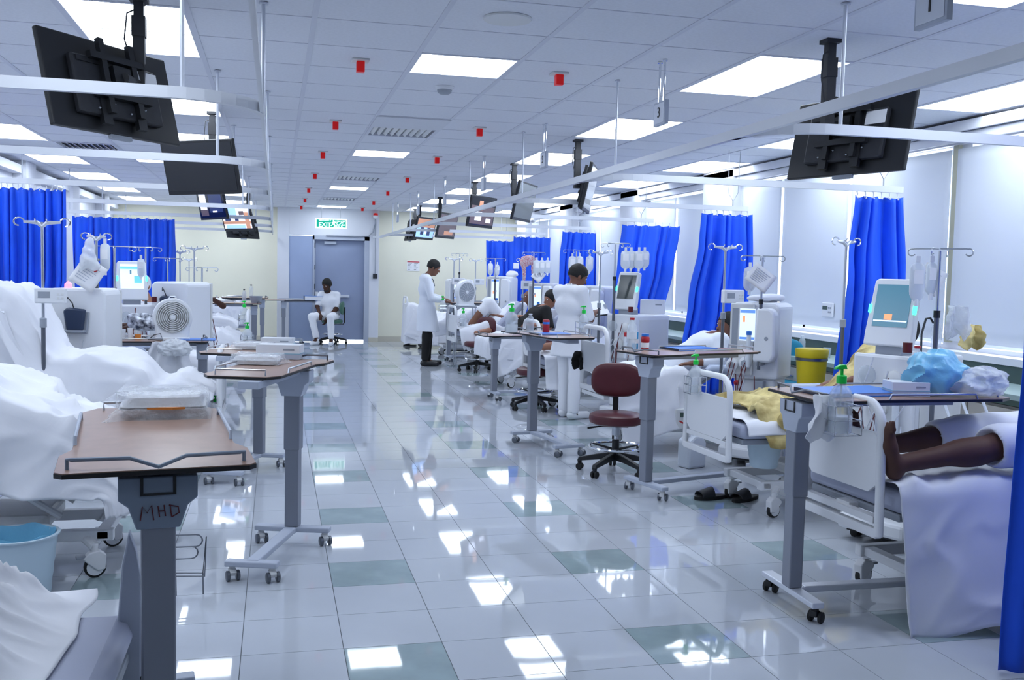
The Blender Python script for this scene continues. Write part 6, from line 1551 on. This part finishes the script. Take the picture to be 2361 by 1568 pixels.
MB(R(D(33), 'Y')).ell((.03, -.006, -.05), (.012, .002, .022), 12, 8).build('red_blot', 'ink_red', t)
q = atY(203, 548, 8.0)
soft('wrapped_bag', 'clear_bag', 'crinkled white plastic bag hanging from the left hooks', 'bag', (q.x, q.y, q.z-.13), (.14, .08, .2), [('c', (.01, 0, .10), (.0, 0, -.04), .03, .06), ('c', (0, 0, -.04), (.05, 0, -.08), .05, .04), ('c', (-.02, 0, -.06), (-.05, 0, -.12), .03, .01)], (.008, 55, 1), .007)
# things on machines
carton('white carton standing on the machine below the slanting curtain', (3.93, 9.72, 1.121), D(-25), (.26, .16, .15), stripe=False, red=False)
q = atY(1142, 640, 15.75); water_bottle('small white bottle on top of the machine behind the bald patient', (q.x+.0, 15.75, 1.462), .16, .03)
soft('towel', 'scrub_cloth', 'white towel bundled on the machine behind the drawn up knee', 'towel', (3.84, 15.75, 1.50), (.2, .15, .12), [('e', (0, 0, 0), (.10, .09, .06))], (.01, 40, 1), .011)
soft('towel', 'scrub_cloth', 'white paper bundle on top of the machine beside the round yellow bin', 'towel', (3.90, 7.22, 1.365), (.24, .16, .1), [('e', (0, 0, 0), (.15, .10, .03)), ('e', (.08, 0, .01), (.10, .07, .02))], (.010, 34, 1), .010)
p = atY(1078, 768, 14.68); hang_cloth('towel', 'scrub_cloth', 'white cloth hanging from the bald patient\'s footboard', 'towel', (p.x, p.y, p.z), D(-80), .30, .28, .5, 2.4, 6, .03)
p = atY(388, 788, 8.66); hang_cloth('white_cloth', 'sheet', 'white cloth hanging down from the table with the box fan', 'cloth', (p.x, 8.66, p.z), 0, .42, .36, .6, 2.6, 9, .04)
p = atY(404, 790, 8.62); o = crumple(60, 34, (.13, .09, .08), .3, 2.1, 5).build('cloth_knot', 'clear_bag', ang=3); o.location = (p.x, 8.58, p.z-.05); tag(o, 'bunched clear plastic over the cloth hanging from the fan table', 'bag')
p = atY(2200, 705, 4.75); hang_cloth('plastic_bag', 'clear_bag', 'clear plastic bag hanging at the tablet machine', 'bag', (p.x, 4.72, p.z), D(-20), .16, .20, .7, 1.5, 3, .03)
water_bottle('tall clear bottle on the tablet machine', (3.82, 4.98, 1.101), .22, .03, 'white_plastic')
# thermostat on blind, curtain labels
c = atX(1911, 714, XR-.052)
t = thing('thermostat', 'small white thermostat on the right wall between two curtains', 'thermostat', (XR-.052, c.y, c.z))
MB().box(-.022, -.09, -.065, 0, .09, .065).build('case', 'white_plastic', t, smooth=False, bevel=.006); MB().box(-.024, -.01, -.0, -.0225, .075, .035).build('display', 'counter_green', t, smooth=False)
for k in range(4): MB().box(-.024, -.07+(k % 2)*.028, -.03+(k//2)*.04, -.0225, -.05+(k % 2)*.028, -.015+(k//2)*.04).build('button', 'grey_plastic', t, smooth=False)
# box fans
def box_fan(label, c, rz, s=.34, back=True):
    t = thing('box_fan', label, 'fan', c, rz, 'white box fans')
    r = s/2
    ring = [(r*math.cos(a), r+r*math.sin(a)) for a in [(-35+k*(250/20)) * PI/180 for k in range(21)]]
    poly = [(r*.82, .0)] + [(r*math.cos(a), r+.02+r*math.sin(a)) for a in [(-30+k*12)*PI/180 for k in range(21)]] + [(-r*.82, .0)]
    MB().prism(poly, -.045, .045, 'xz').build('housing', 'white_plastic', t, smooth=False, bevel=.012)
    M = T(0, -.047, r+.02) @ R(PI/2, 'X')
    MB(M).lathe([(r*.80, 0), (r*.82, .006), (r*.84, 0)], 36).build('grille_rim', 'ivory_plastic', t)
    if back:
        for k in range(7):
            rr = r*(.15+.1*k); MB(M).tube([(rr*math.cos(a), rr*math.sin(a), .004+.006*(1-k/8)) for a in [2*PI*i/32 for i in range(32)]], .0035, 5, closed=True).build('grille_ring', 'ivory_plastic', t)
        MB(M).lathe([(0, .016), (r*.12, .014), (r*.15, 0)], 20).build('hub_cover', 'white_plastic', t)
    else:
        MB(M).lathe([(0, .002), (r*.79, .001), (r*.79, 0)], 32).build('grille', 'grey_plastic', t)
        MB(M).lathe([(0, .012), (r*.13, .01), (r*.15, 0)], 20).build('hub_cover', 'white_plastic', t)
        for k in range(16):
            a = 2*PI*k/16; MB(M).tube([(r*.14*math.cos(a), r*.14*math.sin(a), .006), (r*.79*math.cos(a+.5), r*.79*math.sin(a+.5), .005)], .002, 4).build('grille_wire', 'white_plastic', t)
    MB().box(-r*.85, -.07, -.012, r*.85, .07, .012).build('stand', 'white_plastic', t, smooth=False, bevel=.006)
    MB().tube([(-.03, 0, s+.015), (-.02, 0, s+.035), (.02, 0, s+.035), (.03, 0, s+.015)], .005, 6).build('handle', 'white_plastic', t)
    return t
box_fan('white box fan with a ringed grille on the left table', (atY(398, 776, 8.85).x, 8.85, .893), D(8), .33)
q = atY(1072, 704, 15.2); box_fan('white box fan with a grey disc grille on the right', (q.x, 15.2, q.z), D(28), .38, back=False)
t = thing('side_cart', 'small cart under the right box fan', 'cart', (q.x, 15.2, 0)); MB().box(-.17, -.12, q.z-.035, .17, .12, q.z-.0125).build('top', 'grey_plastic', t, smooth=False)
for sx in (-1, 1):
    for sy in (-1, 1): MB().tube([(sx*.15, sy*.10, .001), (sx*.15, sy*.10, q.z-.035)], .01, 8).build('leg', 'steel', t)
# clutter beside the left fan
q = atZ(330, 778, 1.003)
yb = 8.85
for k, (px_, r_, h_, mn, lab) in enumerate([(282, .03, .09, 'fluid_bag', 'clear cup at the left end of the fan table'), (300, .022, .10, 'white_plastic', 'white cup between the clear cup and the fan'), (318, .028, .045, 'orange', 'small tan tub on the fan table')]):
    p = atY(px_, 778, yb); t = thing('cup', lab, 'cup', (p.x, yb, .881)); MB().lathe([(0, 0), (r_*.8, 0), (r_, h_), (r_*.93, h_), (r_*.74, .004), (0, .004)], 20).build('cup_body', mn, t)
    MB().lathe([(0, h_*.7), (r_*.9, h_*.7)], 20).build('liquid', 'frame_grey', t)
p = atY(345, 778, yb); tag(MB().tube([(p.x, yb-.1, .886), (p.x+.05, yb-.12, .93), (p.x+.10, yb-.1, .94), (p.x+.12, yb-.12, .888), (p.x+.02, yb-.13, .89), (p.x-.03, yb-.1, .91)], .004, 6).build('fan_cord', 'cable_black'), 'black cord looping in front of the left box fan', 'cord')
p = atY(455, 778, yb-.02); folder('dark blue folder under the fan at the table end', (p.x, yb-.02, .881), D(2), (.30, .2, .012))
# folder and papers at the far corner table
p = atY(722, 704, 19.9); folder('thick blue folder in front of the seated man', (p.x, 19.9, .883), D(3), (.36, .25, .085))
p = atY(682, 706, 19.9); t = thing('paper_stack', 'loose white papers on the corner table', 'papers', (p.x, 19.9, .883), .1); MB().box(-.18, -.11, 0, .14, .11, .012).build('sheets', 'paper', t, smooth=False); MB(T(.03, 0, .013) @ R(.3, 'Z')).box(-.14, -.1, 0, .12, .1, .01).build('top_sheet', 'paper', t, smooth=False)
# wire rack leaning under the nearest left table
t = thing('wire_rack', 'bent steel wire rack on the floor beside the nearest left table', 'rack', (-.44, 4.6, 0))
for k, zz in enumerate((.295, .24)):
    MB().tube([(-.03, 0, zz), (.09-.02*k, 0, zz-.003)] + [(.09-.02*k+.028*math.sin(a), 0, zz-.03+.028*math.cos(a)) for a in [k2*PI/6 for k2 in range(1, 7)]] + [(-.03, 0, zz-.058)], .0035, 6).build('wire_loop', 'dark_steel', t)
MB().tube([(-.03, 0, .118), (.12, 0, .11), (.135, .0, .28), (.128, .0, .095), (-.03, 0, .103)], .0035, 6).build('wire_foot', 'dark_steel', t)
for sx in (0, .12): MB().tube([(sx, .0, .11), (sx, .02, .004)], .0035, 6).build('wire_leg', 'dark_steel', t)
# silver thermos-like white cylinder beside nearest column (white tall container)
t = thing('floor_scale', 'tall white curved panel standing left of the nearest table column', 'panel', (-.41, 2.95, 0), D(4))
MB().prism([(-.035, .002), (.03, .002), (.035, .60), (.02, .70), (.0, .76), (-.02, .66), (-.035, .45)], -.02, .02, 'xz').build('panel_body', 'frame_grey', t, smooth=False, bevel=.006)
MB().ell((.035, -.02, .32), (.006, .004, .008), 8, 6).build('button', 'black_plastic', t)

# teal office chair behind the bin, extras
stool('teal wheeled chair half hidden behind the tall machine and the yellow bin', 4.36, 7.75, D(-30), .62, 'teal')
p = atY(1336, 815, 8.3); hang_cloth('black_bag', 'black_cloth', 'small black bag hanging by the nurse\'s legs at the footboard', 'bag', (p.x, 8.3, p.z+.02), D(-60), .16, .17, .6, 1.5, 2, .03)
p = atY(1566, 945, 7.72)
t = thing('bed_control_box', 'white control box with a green display under the bed behind the burgundy stool', 'control box', (p.x, 7.6, p.z-.05))
MB().box(-.10, -.04, -.09, .10, .04, .08).build('case', 'ivory_plastic', t, smooth=False, bevel=.008); MB().box(-.06, -.043, .01, .06, -.0405, .05).build('display', 'counter_green', t, smooth=False)
MB(T(-.03, -.042, -.04) @ R(.5, 'Y')).box(-.04, -.001, -.006, .03, .001, .006).build('red_swoosh', 'ink_red', t, smooth=False); MB(T(.05, -.042, -.04) @ R(PI/2, 'X')).lathe([(0, -.001), (.015, 0), (0, .002)], 12).build('red_button', 'ink_red', t)
# legs of further patients
s = SDF((-.35, -.12, -.15), (.35, .12, .15), .011); s.cap((.3, 0, .02), (-.10, 0, .0), .055, .038, .02).cap((-.10, 0, .0), (-.16, 0, .06), .036, .03, .02).cap((-.12, 0, .0), (-.17, 0, .12), .03, .022, .02)
o = s.mesh('person', 'skin_tan'); p = atY(1262, 800, 10.15); o.location = p; tag(o, 'bare lower leg of a patient behind the nurse, over the burgundy stool back', 'person')
s = SDF((-.2, -.12, -.15), (.25, .12, .15), .011); s.cap((.18, 0, .04), (-.02, 0, .0), .045, .034, .02).cap((-.02, 0, 0), (.10, -.03, -.09), .03, .02, .02)
o = s.mesh('person', 'skin_tan'); p = atY(1101, 768, 14.5); o.location = p; tag(o, 'pale bare foot hanging over the bed end left of the burgundy stool back', 'person')
# hoses at the tablet machine, cables at the left edge
p0, p1, p2, p3 = atY(2152, 745, 4.7), atY(2145, 733, 4.7), atY(2125, 770, 4.66), atY(2122, 845, 4.62)
tag(MB().tube([p0, p1, atY(2135, 735, 4.68), p2, p3], .006, 8).build('hose', 'cable_black'), 'dark hose arching beside the pole of the tablet machine', 'hose')
for k, (a, b_) in enumerate([((2188, 960), (2165, 1010)), ((2230, 955), (2222, 1020)), ((2275, 950), (2288, 1020))]):
    A, B = atY(*a, 4.45), atY(*b_, 4.45)
    tag(MB().tube([A+Vector((0, .1, .15)), A, (A+B)/2+Vector((-.02, -.02, 0)), B, B+Vector((.05, .1, -.2))], .008, 8).build('hose', 'fluid_bag'), ['left', 'middle', 'right'][k]+' white hose hanging on the side of the tablet machine', 'hose', 'white hoses of the tablet machine')
for k in range(3):
    pts = [atY(-6+10*k, 790+20*k, 7.2), atY(30+4*k, 835, 7.2), atY(22, 880+8*k, 7.2), atY(2, 905+5*k, 7.2), atY(-20, 925, 7.2)]
    tag(MB().tube(pts, .005, 6).build('cable', 'white_plastic'), ['upper', 'middle', 'lower'][k]+' white cable looping at the left edge of the picture', 'cable', 'white cables at the left edge')
p = atX(1850, 782, 4.75); water_bottle('clear bottle on the green worktop left of the yellow bin', (4.75, p.y, .836), .17, .032)
p = atX(1908, 792, 4.75); t = thing('glass_cup', 'clear cup on the green worktop above the yellow bin', 'cup', (4.75, p.y, .836)); MB().lathe([(0, 0), (.028, 0), (.036, .09), (.034, .09), (.026, .004), (0, .004)], 20).build('cup_body', 'clear_plastic', t); MB().lathe([(0, .05), (.03, .05)], 16).build('liquid', 'fluid_bag', t)
p = atY(2240, 770, 5.5); hang_cloth('yellow_cloth', 'blanket', 'yellow printed cloth behind the tall clear bottle on the tablet machine', 'cloth', (p.x, 5.5, p.z+.06), 0, .17, .17, .5, 1.6, 7, .03)
